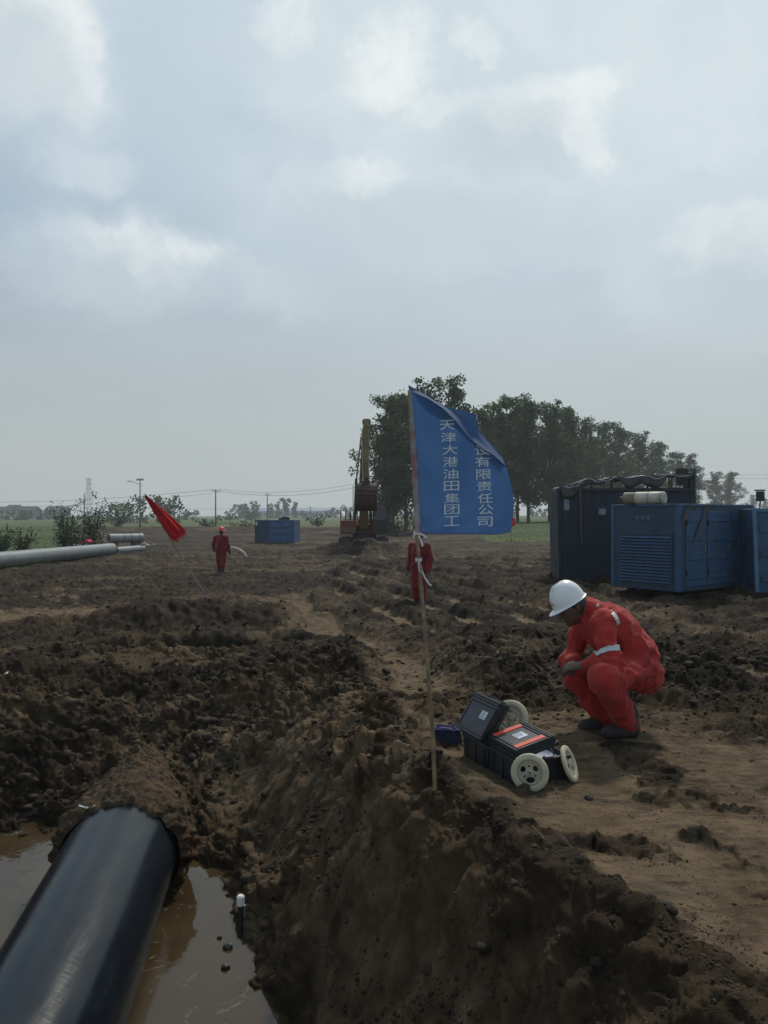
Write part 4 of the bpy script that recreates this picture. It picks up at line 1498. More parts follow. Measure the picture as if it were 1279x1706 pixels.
    for word, pos in cols:
        allv, allf, off = [], [], 0
        for chr_, (px, py) in zip(word, pos):
            cu = bpy.data.curves.new('glyph', 'FONT')
            cu.body = chr_
            cu.size = 1.0
            cu.resolution_u = 3
            cu.offset = 0.004
            to = bpy.data.objects.new('glyph', cu)
            COL.objects.link(to)
            dg = bpy.context.evaluated_depsgraph_get()
            me = bpy.data.meshes.new_from_object(to.evaluated_get(dg))
            bm = bmesh.new()
            bm.from_mesh(me)
            bmesh.ops.triangulate(bm, faces=bm.faces)
            for _ in range(5):
                lg = [e for e in bm.edges if e.calc_length() > 0.14]
                if not lg:
                    break
                bmesh.ops.subdivide_edges(bm, edges=lg, cuts=1)
                bmesh.ops.triangulate(bm, faces=[f for f in bm.faces if len(f.verts) > 3])
            bm.to_mesh(me)
            bm.free()
            co = np.array([v.co[:] for v in me.vertices])
            fcs = [list(p.vertices) for p in me.polygons]
            bpy.data.objects.remove(to)
            bpy.data.curves.remove(cu)
            if len(co) == 0:
                continue
            mn, mxx = co.min(0), co.max(0)
            c_ = (mn + mxx) / 2
            cw, chh = max(mxx[0] - mn[0], .5), max(mxx[1] - mn[1], .5)
            gx = px + (co[:, 0] - c_[0]) / cw * 25.5
            gy = py - (co[:, 1] - c_[1]) / chh * (16.5 if cw < 2 else 16)
            gy = gy - (gx - px) * 0.04
            keep = gy > np.interp(gx, [q[1] for q in foldl], [q[2] for q in foldl]) + 0.5
            for i in range(len(gx)):
                d2 = (gpx - gx[i]) ** 2 + (gpy - gy[i]) ** 2
                nn = np.argpartition(d2, 5)[:5]
                wt = 1 / (d2[nn] + 0.05)
                dd = (gdd[nn] * wt).sum() / wt.sum()
                allv.append(tuple(rl(P(gx[i], gy[i], dd - 0.0035))))
            for f in fcs:
                if all(keep[i] for i in f):
                    allf.append([i + off for i in f])
            off += len(gx)
        raw('lettering', allv, allf, white, cl)
    # ties
    tie = mat('white_tie', (0.50, 0.47, 0.47), 0.8)

    def ribbon(ptl, wd_, name='tie'):
        mbb = MB()
        pp = [rl(p) for p in ptl]
        for i in range(len(pp) - 1):
            a, b = pp[i], pp[i + 1]
            up_ = Vector((0, 1, 0))
            s_ = (b - a).cross(up_).normalized()
            mbb.frame(a - s_ * wd_ / 2, s_ * wd_, b - a, Vector((0, 0.0015, 0)))
        mbb.build(name, tie, root)
    D = FD - 0.02
    ribbon([P(694, 889, D), P(702, 890, D), P(707, 893, D), P(711, 896, D)], 0.010)
    ribbon([P(697, 893, D), P(700, 897, D), P(702, 903, D), P(704, 910, D)], 0.010)
    ribbon([P(692, 890, D), P(690, 893, D), P(688, 896, D)], 0.005)
    ribbon([P(697, 932, D), P(700, 941, D), P(703, 952, D), P(708, 963, D), P(714, 972, D), P(718.5, 976, D)], 0.0085)
    ribbon([P(697, 934, D), P(697, 944, D), P(699, 953, D), P(702, 952, D), P(701, 943, D), P(699, 936, D)], 0.004)
    mb = MB()
    for k in range(4):
        z = 931 + k * 1.4
        c = rl(P(697, z, FD))
        mb.tube([c + Vector((0.0145 * math.cos(a), 0.0145 * math.sin(a), 0.002 * math.sin(a + k))) for a in np.linspace(0, 6.283, 14)], 0.0028, 6)
    mb.build('knot', tie, root, smooth=True)
    mb = MB()
    for k in range(3):
        c = rl(P(693.5, 887 + k * 1.5, FD))
        mb.tube([c + Vector((0.013 * math.cos(a), 0.013 * math.sin(a), 0.002 * math.sin(a + k))) for a in np.linspace(0, 6.283, 14)], 0.003, 6)
    mb.build('knot', tie, root, smooth=True)


flag()


# leaning pole with a furled red flag
def red_flag():
    D = 17.0
    b = P(367, 1013, D)
    b.z = hs(b.x, b.y)
    root = empty('signal_flag', tuple(b), label='leaning bamboo stick with a furled red flag, planted in the mud left of centre', cat='flag')
    rl = lambda v: Vector(v) - b
    tip = P(240.5, 823, D)
    a0 = b - (tip - b) * 0.05
    mid = b.lerp(tip, .45) + Vector((-.03, 0, -.05))
    pts = [rl(a0), rl(b), rl(b.lerp(mid, .5) + Vector((0, 0, -.02))), rl(mid), rl(mid.lerp(tip, .5)), rl(tip)]
    MB().tube(pts, [.022, .021, .019, .017, .014, .010], 10).build('pole', mat('grey_stick', (0.16, 0.135, 0.11), 0.7, var=0.25, vscale=6), root, smooth=True)
    # gathered cloth: centre line and half widths measured down the stick
    cl = [(242, 826, 2), (252, 838, 5), (262, 850, 8), (272, 862, 11), (280, 872, 13), (288, 881, 14.5), (296, 889, 15), (301, 896, 11)]
    nu, nv = 36, 60
    vs = []
    for j in range(nv + 1):
        t = j / nv
        ts = [i / (len(cl) - 1) for i in range(len(cl))]
        cx, cy, hw = (np.interp(t, ts, [c[k] for c in cl]) for k in range(3))
        dx, dy = 0.68, 0.73
        for i in range(nu + 1):
            s = i / nu * 2 - 1
            ragged = 4 * math.sin(i * 1.1) * max(0, t - 0.75) * 4
            px = cx + dy * s * hw * 0.9 + dx * ragged
            py = cy - dx * s * hw * 0.9 + dy * ragged
            dep = D + 0.10 * math.sin(s * 8 + t * 2.5) * t + 0.03 * math.sin(s * 17 + t * 5) - 0.03
            vs.append(rl(P(px, py, dep)))
    idx = np.arange((nu + 1) * (nv + 1)).reshape(nv + 1, nu + 1)
    q = np.stack([idx[:-1, :-1], idx[:-1, 1:], idx[1:, 1:], idx[1:, :-1]], -1).reshape(-1, 4)
    m = mat('flag_red', (0.60, 0.022, 0.030), 0.75, var=0.15, vscale=3, bump=0.01, bscale=14)
    nt = NT(m.node_tree)
    bb = m.node_tree.nodes['Principled BSDF']
    trn = nt.n('ShaderNodeBsdfTranslucent', ins={'Color': (0.75, 0.03, 0.03, 1)})
    mx_ = nt.n('ShaderNodeMixShader', ins={0: 0.3})
    m.node_tree.links.new(bb.outputs[0], mx_.inputs[1])
    m.node_tree.links.new(trn.outputs[0], mx_.inputs[2])
    m.node_tree.links.new(mx_.outputs[0], m.node_tree.nodes['Material Output'].inputs['Surface'])
    o = raw('cloth', np.array([v[:] for v in vs]), q, m, root, smooth=True)
    md = o.modifiers.new('thick', 'SOLIDIFY')
    md.thickness = 0.004


red_flag()


# ------------------------------------------------------------------ instrument cases and wheels
M_CASE = mat('case_black', (0.008, 0.011, 0.018), 0.42, var=0.2, vscale=20, dirt=0.30, dirtcol=(0.050, 0.042, 0.034), dscale=7, bump=0.0012, bscale=200)
M_GREYLID = mat('case_grey_panel', (0.020, 0.026, 0.034), 0.45, var=0.15, vscale=12, dirt=0.25, dirtcol=(0.07, 0.06, 0.05), dscale=9)
M_ORANGE = mat('orange_tape', (0.62, 0.085, 0.040), 0.45, var=0.1, vscale=30, dirt=0.2, dscale=20)
M_LABEL = mat('label_white', (0.50, 0.54, 0.60), 0.5, var=0.06, vscale=30)
M_PRINT = mat('label_print', (0.10, 0.12, 0.16), 0.6)
M_CREAM = mat('cream_rubber', (0.47, 0.43, 0.29), 0.62, var=0.10, vscale=14, dirt=0.30, dirtcol=(0.20, 0.145, 0.085), dscale=9, bump=0.001)
M_CREAM2 = mat('cream_plastic', (0.36, 0.32, 0.235), 0.45, var=0.10, vscale=14, dirt=0.35, dirtcol=(0.14, 0.10, 0.06), dscale=12)
M_STEEL = mat('steel', (0.42, 0.42, 0.42), 0.35, metal=0.9, var=0.1)
M_PANEL = mat('instrument_panel', (0.62, 0.65, 0.70), 0.4, var=0.05, vscale=30)


def case(name, label, o, a, b, L, Wd, H, lid_h, ang, stripes, lw=1.0):
    """o: bottom corner at hinge side; a: hinge direction; b: across; lid opens by ang about the hinge"""
    a, b = Vector(a).normalized(), Vector(b).normalized()
    b = (b - a * a.dot(b)).normalized()
    z = Vector((0, 0, 1))
    root = empty(name, tuple(o), label=label, cat='instrument case', group='black instrument cases on the trodden ground')
    O = Vector((0, 0, 0))
    t = 0.008
    mb = MB()
    mb.frame(O, a * L, b * Wd, z * t)
    mb.frame(O + z * t, a * L, b * t, z * (H - t))
    mb.frame(O + b * (Wd - t) + z * t, a * L, b * t, z * (H - t))
    mb.frame(O + b * t + z * t, a * t, b * (Wd - 2 * t), z * (H - t))
    mb.frame(O + a * (L - t) + b * t + z * t, a * t, b * (Wd - 2 * t), z * (H - t))
    # rim and ribs
    mb.frame(O - a * .008 - b * .008 + z * (H - .022), a * (L + .016), b * .008, z * .020)
    mb.frame(O - a * .008 + b * Wd + z * (H - .022), a * (L + .016), b * .008, z * .020)
    mb.frame(O - a * .008 + z * (H - .022), a * .008, b * Wd, z * .020)
    mb.frame(O + a * L + z * (H - .022), a * .008, b * Wd, z * .020)
    for k in (0.15, 0.5, 0.85):
        mb.frame(O + a * (L * k - .010) - b * .006, a * .020, b * .006, z * (H - .024))
        mb.frame(O + a * (L * k - .010) + b * Wd, a * .020, b * .006, z * (H - .024))
        mb.frame(O + b * (Wd * k - .010) + a * L, b * .020, a * .006, z * (H - .024))
        mb.frame(O + b * (Wd * k - .010) - a * .006, b * .020, a * .006, z * (H - .024))
    mb.build('case_body', M_CASE, root, bevel=.003)
    # instrument panel inside with parts
    pz = H - 0.030
    pn = MB().frame(O + a * t * 1.2 + b * t * 1.2 + z * (pz - .01), a * (L - 2.4 * t), b * (Wd - 2.4 * t), z * .010).build('panel', M_PANEL, root, bevel=.002)
    r = np.random.default_rng(int(L * 1000) + (3 if stripes else 8))
    mb = MB()
    for k in range(9):
        p = O + a * (L * r.uniform(.12, .88)) + b * (Wd * r.uniform(.35, .92)) + z * pz
        if k % 3 == 0:
            mb.frame(p, a * r.uniform(.02, .05), b * r.uniform(.02, .04), z * .006)
        else:
            mb.tube([p, p + z * .012], r.uniform(.005, .010), 12)
    mb.build_each('control', M_CASE, pn, bevel=.001)
    # lid
    lr = MB()
    ca, sa = math.cos(ang), math.sin(ang)
    bl, zl = b * ca + z * sa, -b * sa + z * ca
    h0 = O + z * (H + .002)
    WB, Wd = Wd, Wd * lw
    lr.frame(h0 + zl * (lid_h - .008), a * L, bl * Wd, zl * .008)
    lr.frame(h0, a * L, bl * .008, zl * (lid_h - .008))
    lr.frame(h0 + bl * (Wd - .008), a * L, bl * .008, zl * (lid_h - .008))
    lr.frame(h0 + bl * .008, a * .008, bl * (Wd - .016), zl * (lid_h - .008))
    lr.frame(h0 + a * (L - .008) + bl * .008, a * .008, bl * (Wd - .016), zl * (lid_h - .008))
    # outer rim, raised edge ribs
    lr.frame(h0 - a * .010 - bl * .006, a * (L + .02), bl * .006, zl * .020)
    lr.frame(h0 - a * .010 + bl * Wd, a * (L + .02), bl * .010, zl * .020)
    lr.frame(h0 - a * .010, a * .010, bl * Wd, zl * .020)
    lr.frame(h0 + a * L, a * .010, bl * Wd, zl * .020)
    top = h0 + zl * lid_h
    for k in (0.03, 0.10, 0.82, 0.90, 0.96):
        lr.frame(top + bl * (Wd * k - .005), a * L, bl * .010, zl * .007)
    for k in (0.0, 0.95):
        lr.frame(top + a * (L * k) + bl * Wd * .12, a * .014, bl * Wd * .68, zl * .006)
    for k in (0.2, 0.75):      # latches on the free edge
        lr.frame(h0 + a * (L * k) + bl * (Wd + .010) - zl * .012, a * .034, bl * .008, zl * .036)
    lid = lr.build('lid', M_CASE, root, bevel=.0025)
    gp = MB().frame(top + a * L * .06 + bl * Wd * .14, a * L * .88, bl * Wd * .64, zl * .003).build('lid_panel', M_GREYLID, lid, bevel=.001)
    if stripes:
        for k0 in (0.04, 0.80):
            MB().frame(top + zl * .003 + bl * (Wd * .10) + a * (L * (k0)), a * L * .13, bl * (Wd * .72), zl * .0045).build('orange_strip', M_ORANGE, lid)
        lb = MB().frame(top + zl * .0035 + bl * (Wd * .38) + a * (L * .36), a * L * .25, bl * Wd * .25, zl * .002).build('sticker', M_LABEL, lid)
        q0 = top + zl * .0062 + bl * (Wd * .38) + a * (L * .36)
    else:
        lb = MB().frame(top + zl * .0035 + bl * (Wd * .46) + a * (L * .58), a * L * .22, bl * Wd * .20, zl * .002).build('sticker', M_LABEL, lid)
        q0 = top + zl * .0062 + bl * (Wd * .46) + a * (L * .58)
    pr = MB()
    for k in range(4):
        pr.frame(q0 + bl * (Wd * (.03 + .045 * k)) + a * L * .02, a * L * (.17 - .03 * (k % 2)), bl * .003, zl * .0006)
    pr.build('printed_lines', M_PRINT, lb)
    # lid stays
    for q in (0.06, 0.90):
        p0 = O + a * (L * q) + b * (WB * .80) + z * (pz)
        p1 = h0 + a * (L * q) + bl * (Wd * .88) + zl * .01
        MB().tube([p0, p1], .0045, 10).build('lid_stay', M_STEEL, root, smooth=True)
    return root


def wheel(name, label, c, nrm_, r=0.115, th=0.034, rot=0.0, group='cream wheels lying about the black cases'):
    root = empty(name, tuple(c), label=label, cat='wheel', group=group)
    n_ = Vector(nrm_).normalized()
    u = n_.orthogonal().normalized()
    u = (Matrix.Rotation(rot, 3, n_) @ u).normalized()
    v = n_.cross(u)
    # tyre: lathe of a rounded section
    prof = [(0.66, .34), (0.72, .46), (0.80, .50), (0.92, .46), (0.985, .34), (1.0, .15), (1.0, -.15), (0.985, -.34), (0.92, -.46), (0.80, -.50), (0.72, -.46), (0.66, -.34)]
    seg = 64
    vs, fs = [], []
    for k in range(seg):
        a = 2 * math.pi * k / seg
        d = u * math.cos(a) + v * math.sin(a)
        for (rr, zz_) in prof:
            vs.append(d * rr * r + n_ * zz_ * th)
    m_ = len(prof)
    for k in range(seg):
        for j in range(m_):
            a, b = k * m_ + j, k * m_ + (j + 1) % m_
            a2, b2 = ((k + 1) % seg) * m_ + j, ((k + 1) % seg) * m_ + (j + 1) % m_
            fs.append((a, b, b2, a2))
    raw('tyre', vs, fs, M_CREAM, root, smooth=True)
    # hub disc with real openings
    nr, nt_ = 26, 150
    vs, idx = [], {}
    fs = []

    def hole(rr, th_):
        x, y = rr * math.cos(th_), rr * math.sin(th_)
        for (cx, cy, rx, ry) in ((.36, 0.0, .15, .24), (-.20, .33, .14, .16), (-.20, -.33, .14, .16)):
            aa = math.atan2(cy, cx)
            ux, uy = math.cos(aa), math.sin(aa)
            p = (x - cx) * ux + (y - cy) * uy
            q = -(x - cx) * uy + (y - cy) * ux
            if (p / rx) ** 2 + (q / ry) ** 2 < 1:
                return True
        for k in range(3):
            aa = math.pi / 3 + k * 2.0944
            if (x - .34 * math.cos(aa)) ** 2 + (y - .34 * math.sin(aa)) ** 2 < .055 ** 2:
                return True
        return x * x + y * y < .0036
    for i in range(nr + 1):
        for j in range(nt_):
            rr = 0.03 + (0.69 - 0.03) * i / nr
            a = 2 * math.pi * j / nt_
            bulge = 0.18 * math.exp(-(rr / .16) ** 2) + 0.10 * math.exp(-((rr - .58) / .03) ** 2)
            vs.append((u * math.cos(a) + v * math.sin(a)) * rr * r + n_ * (bulge * th))
    for i in range(nr):
        for j in range(nt_):
            rr = 0.03 + (0.69 - 0.03) * (i + .5) / nr
            a = 2 * math.pi * (j + .5) / nt_
            if hole(rr, a):
                continue
            p, q = i * nt_ + j, i * nt_ + (j + 1) % nt_
            fs.append((p, q, q + nt_, p + nt_))
    o = raw('hub', vs, fs, M_CREAM2, root, smooth=True)
    md = o.modifiers.new('thick', 'SOLIDIFY')
    md.thickness = 0.007
    md.offset = 0
    mb = MB()
    for k in range(6):
        a = k * math.pi / 3 + .3
        p = (u * math.cos(a) + v * math.sin(a)) * r * .60
        mb.tube([p - n_ * th * .25, p + n_ * th * .32], r * .035, 8)
    mb.build_each('bolt', M_STEEL, root, smooth=True)
    return root


def gz(px, py_guess=1300):
    return None


def equipment():
    a = Vector((0.36, -0.93, 0))
    b = Vector((0.93, 0.36, 0))
    oA = Vector((0.475, 4.60, 0))
    oA.z = hs(0.6, 4.5) + 0.005
    caseA = case('instrument_case', 'black case with its lid thrown up steeply, plain grey panel and one white sticker', oA, a, b, 0.30, 0.24, 0.135, 0.06, R(56), False)
    oB = oA + a * 0.315 + Vector((0.0, 0, -0.0))
    oB.z = hs(oB.x + .2, oB.y - .05) + 0.004
    caseB = case('instrument_case', 'black case with two orange strips across its half raised lid, nearest the camera', oB, a, b, 0.30, 0.32, 0.135, 0.05, R(13), True, 0.78)
    c = P(882, 1287, 3.98)
    wheel('spare_wheel', 'front cream wheel standing upright against the case with orange strips', c, (-0.25, -1, 0.16), r=0.097, th=0.034, rot=0.9)
    c = P(851, 1195, 4.50)
    wheel('spare_wheel', 'cream wheel wedged between the two raised case lids', c, (-0.38, -1, 0.35), r=0.100, th=0.036, rot=2.0)
    c = P(948, 1272, 4.14)
    wheel('spare_wheel', 'cream wheel leaning edge on against the right side of the cases', c, (0.95, -0.45, 0.42), r=0.098, th=0.022, rot=0.3)
    # clump of mud at the foot of the front wheel
    S = SDF((-.12, -.12, -.06), (.12, .12, .10), .007)
    S.cone((-.02, 0, -.02), (.02, 0, .02), .035, .024, .02)
    S.cone((.0, 0, -.02), (.06, .01, -.02), .03, .02, .02)
    S.wrinkle(lambda p: .008 * vec_noise(p, 70, 2) + .004 * vec_noise(p, 160, 3))
    cl = P(868, 1313, 3.93)
    cl.z = hs(cl.x, cl.y) + .01
    tag(S.build('mud_lump', mat('heap_soil', (0, 0, 0)), None, 0, loc=cl), 'dark lump of mud wedged under the front cream wheel', 'mud lump')
    # blue tool bag with purple straps
    D = 4.86
    pb = P(744, 1236, D)
    pb.z = hs(pb.x, pb.y)
    root = empty('tool_bag', tuple(pb), R(-8), label='small dark blue bag with purple straps left of the cases', cat='bag')
    bagm = mat('bag_blue', (0.010, 0.014, 0.050), 0.8, var=0.2, vscale=20, bump=.003, bscale=25, dirt=.3, dscale=8)
    n, mm_ = 14, 40
    vs = []
    for i in range(n + 1):
        t = i / n
        for k in range(mm_):
            a_ = 2 * math.pi * k / mm_
            cx, sy = math.cos(a_), math.sin(a_)
            e = 0.28
            bx = (abs(cx) ** e) * (1 if cx > 0 else -1) * (.095 - .008 * t) * (1 + .03 * math.sin(5 * t + k))
            by = (abs(sy) ** e) * (1 if sy > 0 else -1) * (.055 - .010 * t)
            vs.append((bx, by, .088 * t + .006 * math.sin(k * .7) * t))
    fs = [(i * mm_ + k, i * mm_ + (k + 1) % mm_, (i + 1) * mm_ + (k + 1) % mm_, (i + 1) * mm_ + k) for i in range(n) for k in range(mm_)]
    fs.append([n * mm_ + k for k in range(mm_)])
    raw('fabric_body', vs, fs, bagm, root, smooth=False)
    pur = mat('strap_purple', (0.055, 0.025, 0.16), 0.7)
    MB().tube([Vector((-.07 + .13 * t, -.03 + .01 * math.sin(9 * t), .086 + .022 * math.sin(math.pi * t))) for t in np.linspace(0, 1, 16)], .006, 8).build('handle', pur, root, smooth=True)
    MB().tube([Vector((.02 + .10 * t, .03, .086 + .020 * math.sin(math.pi * t))) for t in np.linspace(0, 1, 12)], .005, 8).build('handle', pur, root, smooth=True)
    MB().tube([Vector((.086 * t, -.050, .084 + .004 * math.sin(9 * t))) for t in np.linspace(-1, 1, 10)], .005, 8).build('zip', pur, root, smooth=True)


equipment()

# ------------------------------------------------------------------ small things close by
M_PVC = mat('pvc_white', (0.62, 0.62, 0.58), 0.35)


def pvc_stub():
    D = 4.35
    p = P(400, 1530, D)
    root = empty('standpipe', tuple(p), label='short black standpipe with a white cap sticking out of the trench bank', cat='pipe')
    MB().tube([Vector((0, 0, -.10)), Vector((.004, 0, .085))], .017, 16).build('tube', mat('black_plastic', (.012, .012, .013), .5), root, smooth=True)
    MB().tube([Vector((.004, 0, .080)), Vector((.004, 0, .128)), Vector((.004, 0, .136))], [.022, .0215, .014], 20).build('cap', M_PVC, root, smooth=True)
    MB().tube([Vector((.028, -.012, .02)), Vector((.029, -.012, .085))], .0055, 8).build('bolt', M_STEEL, root, smooth=True)


pvc_stub()


def scrap(px, py, D, s_, name, label, cat, m, seed):
    r = np.random.default_rng(seed)
    p = P(px, py, D)
    p.z = hs(p.x, p.y) + s_ * .3
    S = SDF((-s_ * 1.6,) * 3, (s_ * 1.6,) * 3, s_ / 9)
    for k in range(4):
        a, b = r.normal(size=3) * s_ * .45, r.normal(size=3) * s_ * .45
        a[2] *= .5
        b[2] *= .5
        S.cone(a, b, s_ * .35, s_ * .25, s_ * .2)
    S.wrinkle(lambda q: s_ * .12 * vec_noise(q, 5 / s_, seed))
    tag(S.build(name, m, None, 0, loc=p), label, cat)


M_FOAM = mat('foam_white', (0.70, 0.71, 0.70), 0.7, dirt=.2)
scrap(500, 952, 27.0, .13, 'foam_block', 'white foam block on the mud in the middle distance right of the walking worker', 'litter', M_FOAM, 3)
scrap(36, 1028, 16.0, .055, 'white_litter', 'small white scrap on dark mud at the far left edge, beyond the other', 'litter', M_FOAM, 4)
scrap(15, 1152, 8.8, .05, 'white_litter', 'white crumpled paper on the left bank at the frame edge', 'litter', M_FOAM, 5)
for (px, py, s_, sd_) in ((376, 1612, .026, 1), (380, 1578, .030, 2), (366, 1562, .016, 3)):
    D = (EYE - WATER_Z) * F / (py - HY)
    r = np.random.default_rng(sd_)
    S = SDF((-s_ * 1.8,) * 3, (s_ * 1.8,) * 3, s_ / 8)
    S.ell((0, 0, 0), (s_ * 1.1, s_ * .8, s_ * .7), 0)
    S.cone((s_ * .3, 0, s_ * .3), (-s_ * .4, s_ * .2, s_ * .1), s_ * .5, s_ * .5, s_ * .2)
    S.wrinkle(lambda q: s_ * .15 * vec_noise(q, 4 / s_, sd_))
    p = P(px, py, D)
    p.z = WATER_Z + s_ * .25
    lab = ['dark wet clod poking out of the trench water, nearest of three', 'dark wet clod in the trench water, largest of three by the bank',
           'smallest dark wet clod in the trench water, farthest of three'][sd_ - 1]
    tag(S.build('wet_clod', mat('wet_clod_mat', (.022, .018, .014), .35), None, 0, loc=p), lab, 'clod')

# ------------------------------------------------------------------ containers and generator
M_BLUE = mat('container_blue', (0.022, 0.080, 0.175), 0.5, var=0.10, vscale=1.5, dirt=0.62, dirtcol=(0.040, 0.052, 0.060), dscale=2.4, bump=0.004, bscale=9)
M_BLUE_D = mat('container_teal', (0.011, 0.026, 0.042), 0.7, var=0.15, vscale=1.5, dirt=0.5, dirtcol=(0.030, 0.030, 0.030), dscale=1.3, bump=0.004, bscale=9)
M_BLUE_G = mat('generator_blue', (0.016, 0.050, 0.092), 0.55, var=0.12, vscale=1.3, dirt=0.6, dirtcol=(0.034, 0.040, 0.044), dscale=2.2)
M_DARK = mat('dark_metal', (0.018, 0.018, 0.020), 0.6, var=0.3, vscale=4)
M_RUST = mat('rusty_steel', (0.085, 0.060, 0.045), 0.7, var=0.3, vscale=4)
Z = Vector((0, 0, 1))


def panelled_side(mb, o, d, n_, L, H, ribs, rib_w=.10, depth=.035, horizontal=False):
    """pressed ribs on a wall from o along d, outward normal n_"""
    for k in range(ribs):
        if horizontal:
            z0 = H * (k + .5) / ribs - rib_w / 2
            mb.frame(o + Z * z0 + d * .12, d * (L - .24), n_ * depth, Z * rib_w)
        else:
            x0 = L * (k + .5) / ribs - rib_w / 2
            mb.frame(o + d * x0 + Z * .12, d * rib_w, n_ * depth, Z * (H - .24))


def generator():
    H, W_, L = 2.36, 2.05, 3.70
    c = Vector((7.55, 19.7, 0.0))
    r = Vector((0.80, 0.60, 0)).normalized()
    l = Vector((-0.60, 0.80, 0)).normalized()
    nF, nR = -r, -l
    c.z = 0.10
    root = empty('generator_container', tuple(c), label='blue generator container with louvred end and a cream silencer lying on its roof', cat='generator')
    O = Vector((0, 0, 0.12))
    H -= .12
    mb = MB()
    mb.frame(O, r * L, l * W_, Z * H)
    mb.build('housing', M_BLUE_G, root, bevel=.02)
    # skid
    mb = MB()
    for k in (0.05, 0.88):
        mb.frame(Vector((0, 0, -.12)) + l * (W_ * k), r * L, l * .14, Z * .118)
    mb.build_each('skid', M_DARK, root)
    # corner posts & roof rim
    mb = MB()
    for (x, y) in ((-.02, -.02), (L - .10, -.02), (-.02, W_ - .10), (L - .10, W_ - .10)):
        mb.frame(O + r * x + l * y, r * .12, l * .12, Z * (H + .02))
    mb.frame(O + Z * (H - .03) + nF * .03 + l * .102, r * .05, l * (W_ - .204), Z * .06)
    mb.frame(O + Z * (H - .03) + nR * .03 + r * .102, l * .05, r * (L - .204), Z * .06)
    mb.build_each('edge_rail', M_BLUE, root, bevel=.008)
    # louvre panel on the left-facing end
    fr = MB()
    lx0, lx1, lz0, lz1 = .22, W_ - .30, .20, 1.45
    fr.frame(O + nF * .03 + l * lx0 + Z * (lz0 - .05), -nF * .03, l * (lx1 - lx0), Z * .05)
    fr.frame(O + nF * .03 + l * lx0 + Z * lz1, -nF * .03, l * (lx1 - lx0), Z * .05)
    fr.frame(O + nF * .03 + l * (lx0 - .05) + Z * (lz0 - .05), -nF * .03, l * .05, Z * (lz1 - lz0 + .10))
    fr.frame(O + nF * .03 + l * lx1 + Z * (lz0 - .05), -nF * .03, l * .05, Z * (lz1 - lz0 + .10))
    lv = fr.build('louvre_frame', M_BLUE_G, root)
    back = MB().frame(O + nF * .006 + l * lx0 + Z * lz0, -nF * .005, l * (lx1 - lx0), Z * (lz1 - lz0)).build('louvre_back', M_DARK, lv)
    mb = MB()
    n = 15
    for k in range(n):
        z0 = lz0 + (lz1 - lz0) * (k + .1) / n
        h = (lz1 - lz0) / n * .62
        o_ = O + nF * .010 + l * lx0 + Z * (z0 + h)
        mb.hexa([o_, o_ + l * (lx1 - lx0), o_ + l * (lx1 - lx0) + nF * .006, o_ + nF * .006,
                 o_ - Z * h + nF * .045, o_ - Z * h + nF * .045 + l * (lx1 - lx0), o_ - Z * h + nF * .053 + l * (lx1 - lx0), o_ - Z * h + nF * .053])
    mb.build('louvre_slats', M_BLUE, lv)
    # faded plate letters
    mb = MB()
    for k in range(6):
        x = W_ * .62 - .085 * k
        mb.frame(O + nF * .004 + l * x + Z * 1.86, nF * .003, l * .018, Z * .11)
        if k % 2 == 0:
            mb.frame(O + nF * .004 + l * (x - .05) + Z * 1.86, nF * .003, l * .018, Z * .11)
            mb.frame(O + nF * .0045 + l * (x - .05) + Z * 1.91, nF * .003, l * .05, Z * .02)
    mb.build('faded_stencil', mat('faded_paint', (.10, .17, .23), .6), root)
    # doors along the right-facing side
    x0 = .30
    for k, wd in enumerate((.95, 1.15, 1.0)):
        d = MB()
        d.frame(O + nR * .022 + r * x0 + Z * .12, -nR * .021, r * wd, Z * (H - .28))
        dr = d.build('side_door', M_BLUE, root, bevel=.008)
        rb_ = MB()
        for j in range(4):
            rb_.frame(O + nR * .045 + r * (x0 + .08) + Z * (.30 + .50 * j), -nR * .022, r * (wd - .16), Z * .06)
        rb_.build_each('pressed_rib', M_BLUE, dr, bevel=.01)
        MB().frame(O + nR * .060 + r * (x0 + wd - .12) + Z * 1.0, -nR * .037, r * .03, Z * .20).build('handle', M_STEEL, dr)
        for j in (0, 1):
            MB().tube([O + nR * .035 + r * (x0 + .01) + Z * (.4 + 1.3 * j), O + nR * .035 + r * (x0 + .01) + Z * (.55 + 1.3 * j)], .022, 10).build('hinge', M_DARK, dr, smooth=True)
        x0 += wd + .06
    # tension straps across corner
    mb = MB()
    mb.bar(O + Z * (H + .03) + r * 1.7 + l * 1.0, O + nR * .06 + r * 1.25 + Z * (H + .01), .05, .01)
    mb.bar(O + nR * .07 + r * 1.25 + Z * (H + .03), O + nR * .075 + r * .62 + Z * 1.30, .07, .008, up=tuple(nR))
    mb.bar(O + nR * .07 + r * .42 + Z * (H + .03), O + nR * .075 + r * .05 + Z * (H - .45), .06, .008, up=tuple(nR))
    mb.build_each('lashing_strap', M_RUST, root)

    # silencer on the roof
    a0 = c + O + Z * (H + .17) + l * 1.62 + r * .06 
    pA, pB = P(1040, 829, 21.0), P(1108, 828, 20.2)
    s0 = (pA + pB) / 2
    zc = c.z + O.z + H + .19
    pA.z = pB.z = zc
    rt = empty('silencer', tuple(pA), label='cream cylindrical exhaust silencer lying on top of the louvred generator', cat='silencer')
    d = (pB - pA)
    MB().tube([d * t for t in (0, .02, .30)], [.13, .165, .165], 28).build('inlet_end', mat('silencer_rust', (.24, .20, .15), .6, var=.2, vscale=5, dirt=.6, dscale=5), rt, smooth=True)
    MB().tube([d * t for t in (.302, .97, 1.0)], [.170, .170, .13], 28).build('shell', mat('silencer_cream', (.50, .48, .38), .45, var=.1, vscale=5, dirt=.3, dscale=3), rt, smooth=True)
    MB().tube([d * -.10, d * .01], .06, 16).build('spout', M_RUST, rt, smooth=True)
    mb = MB()
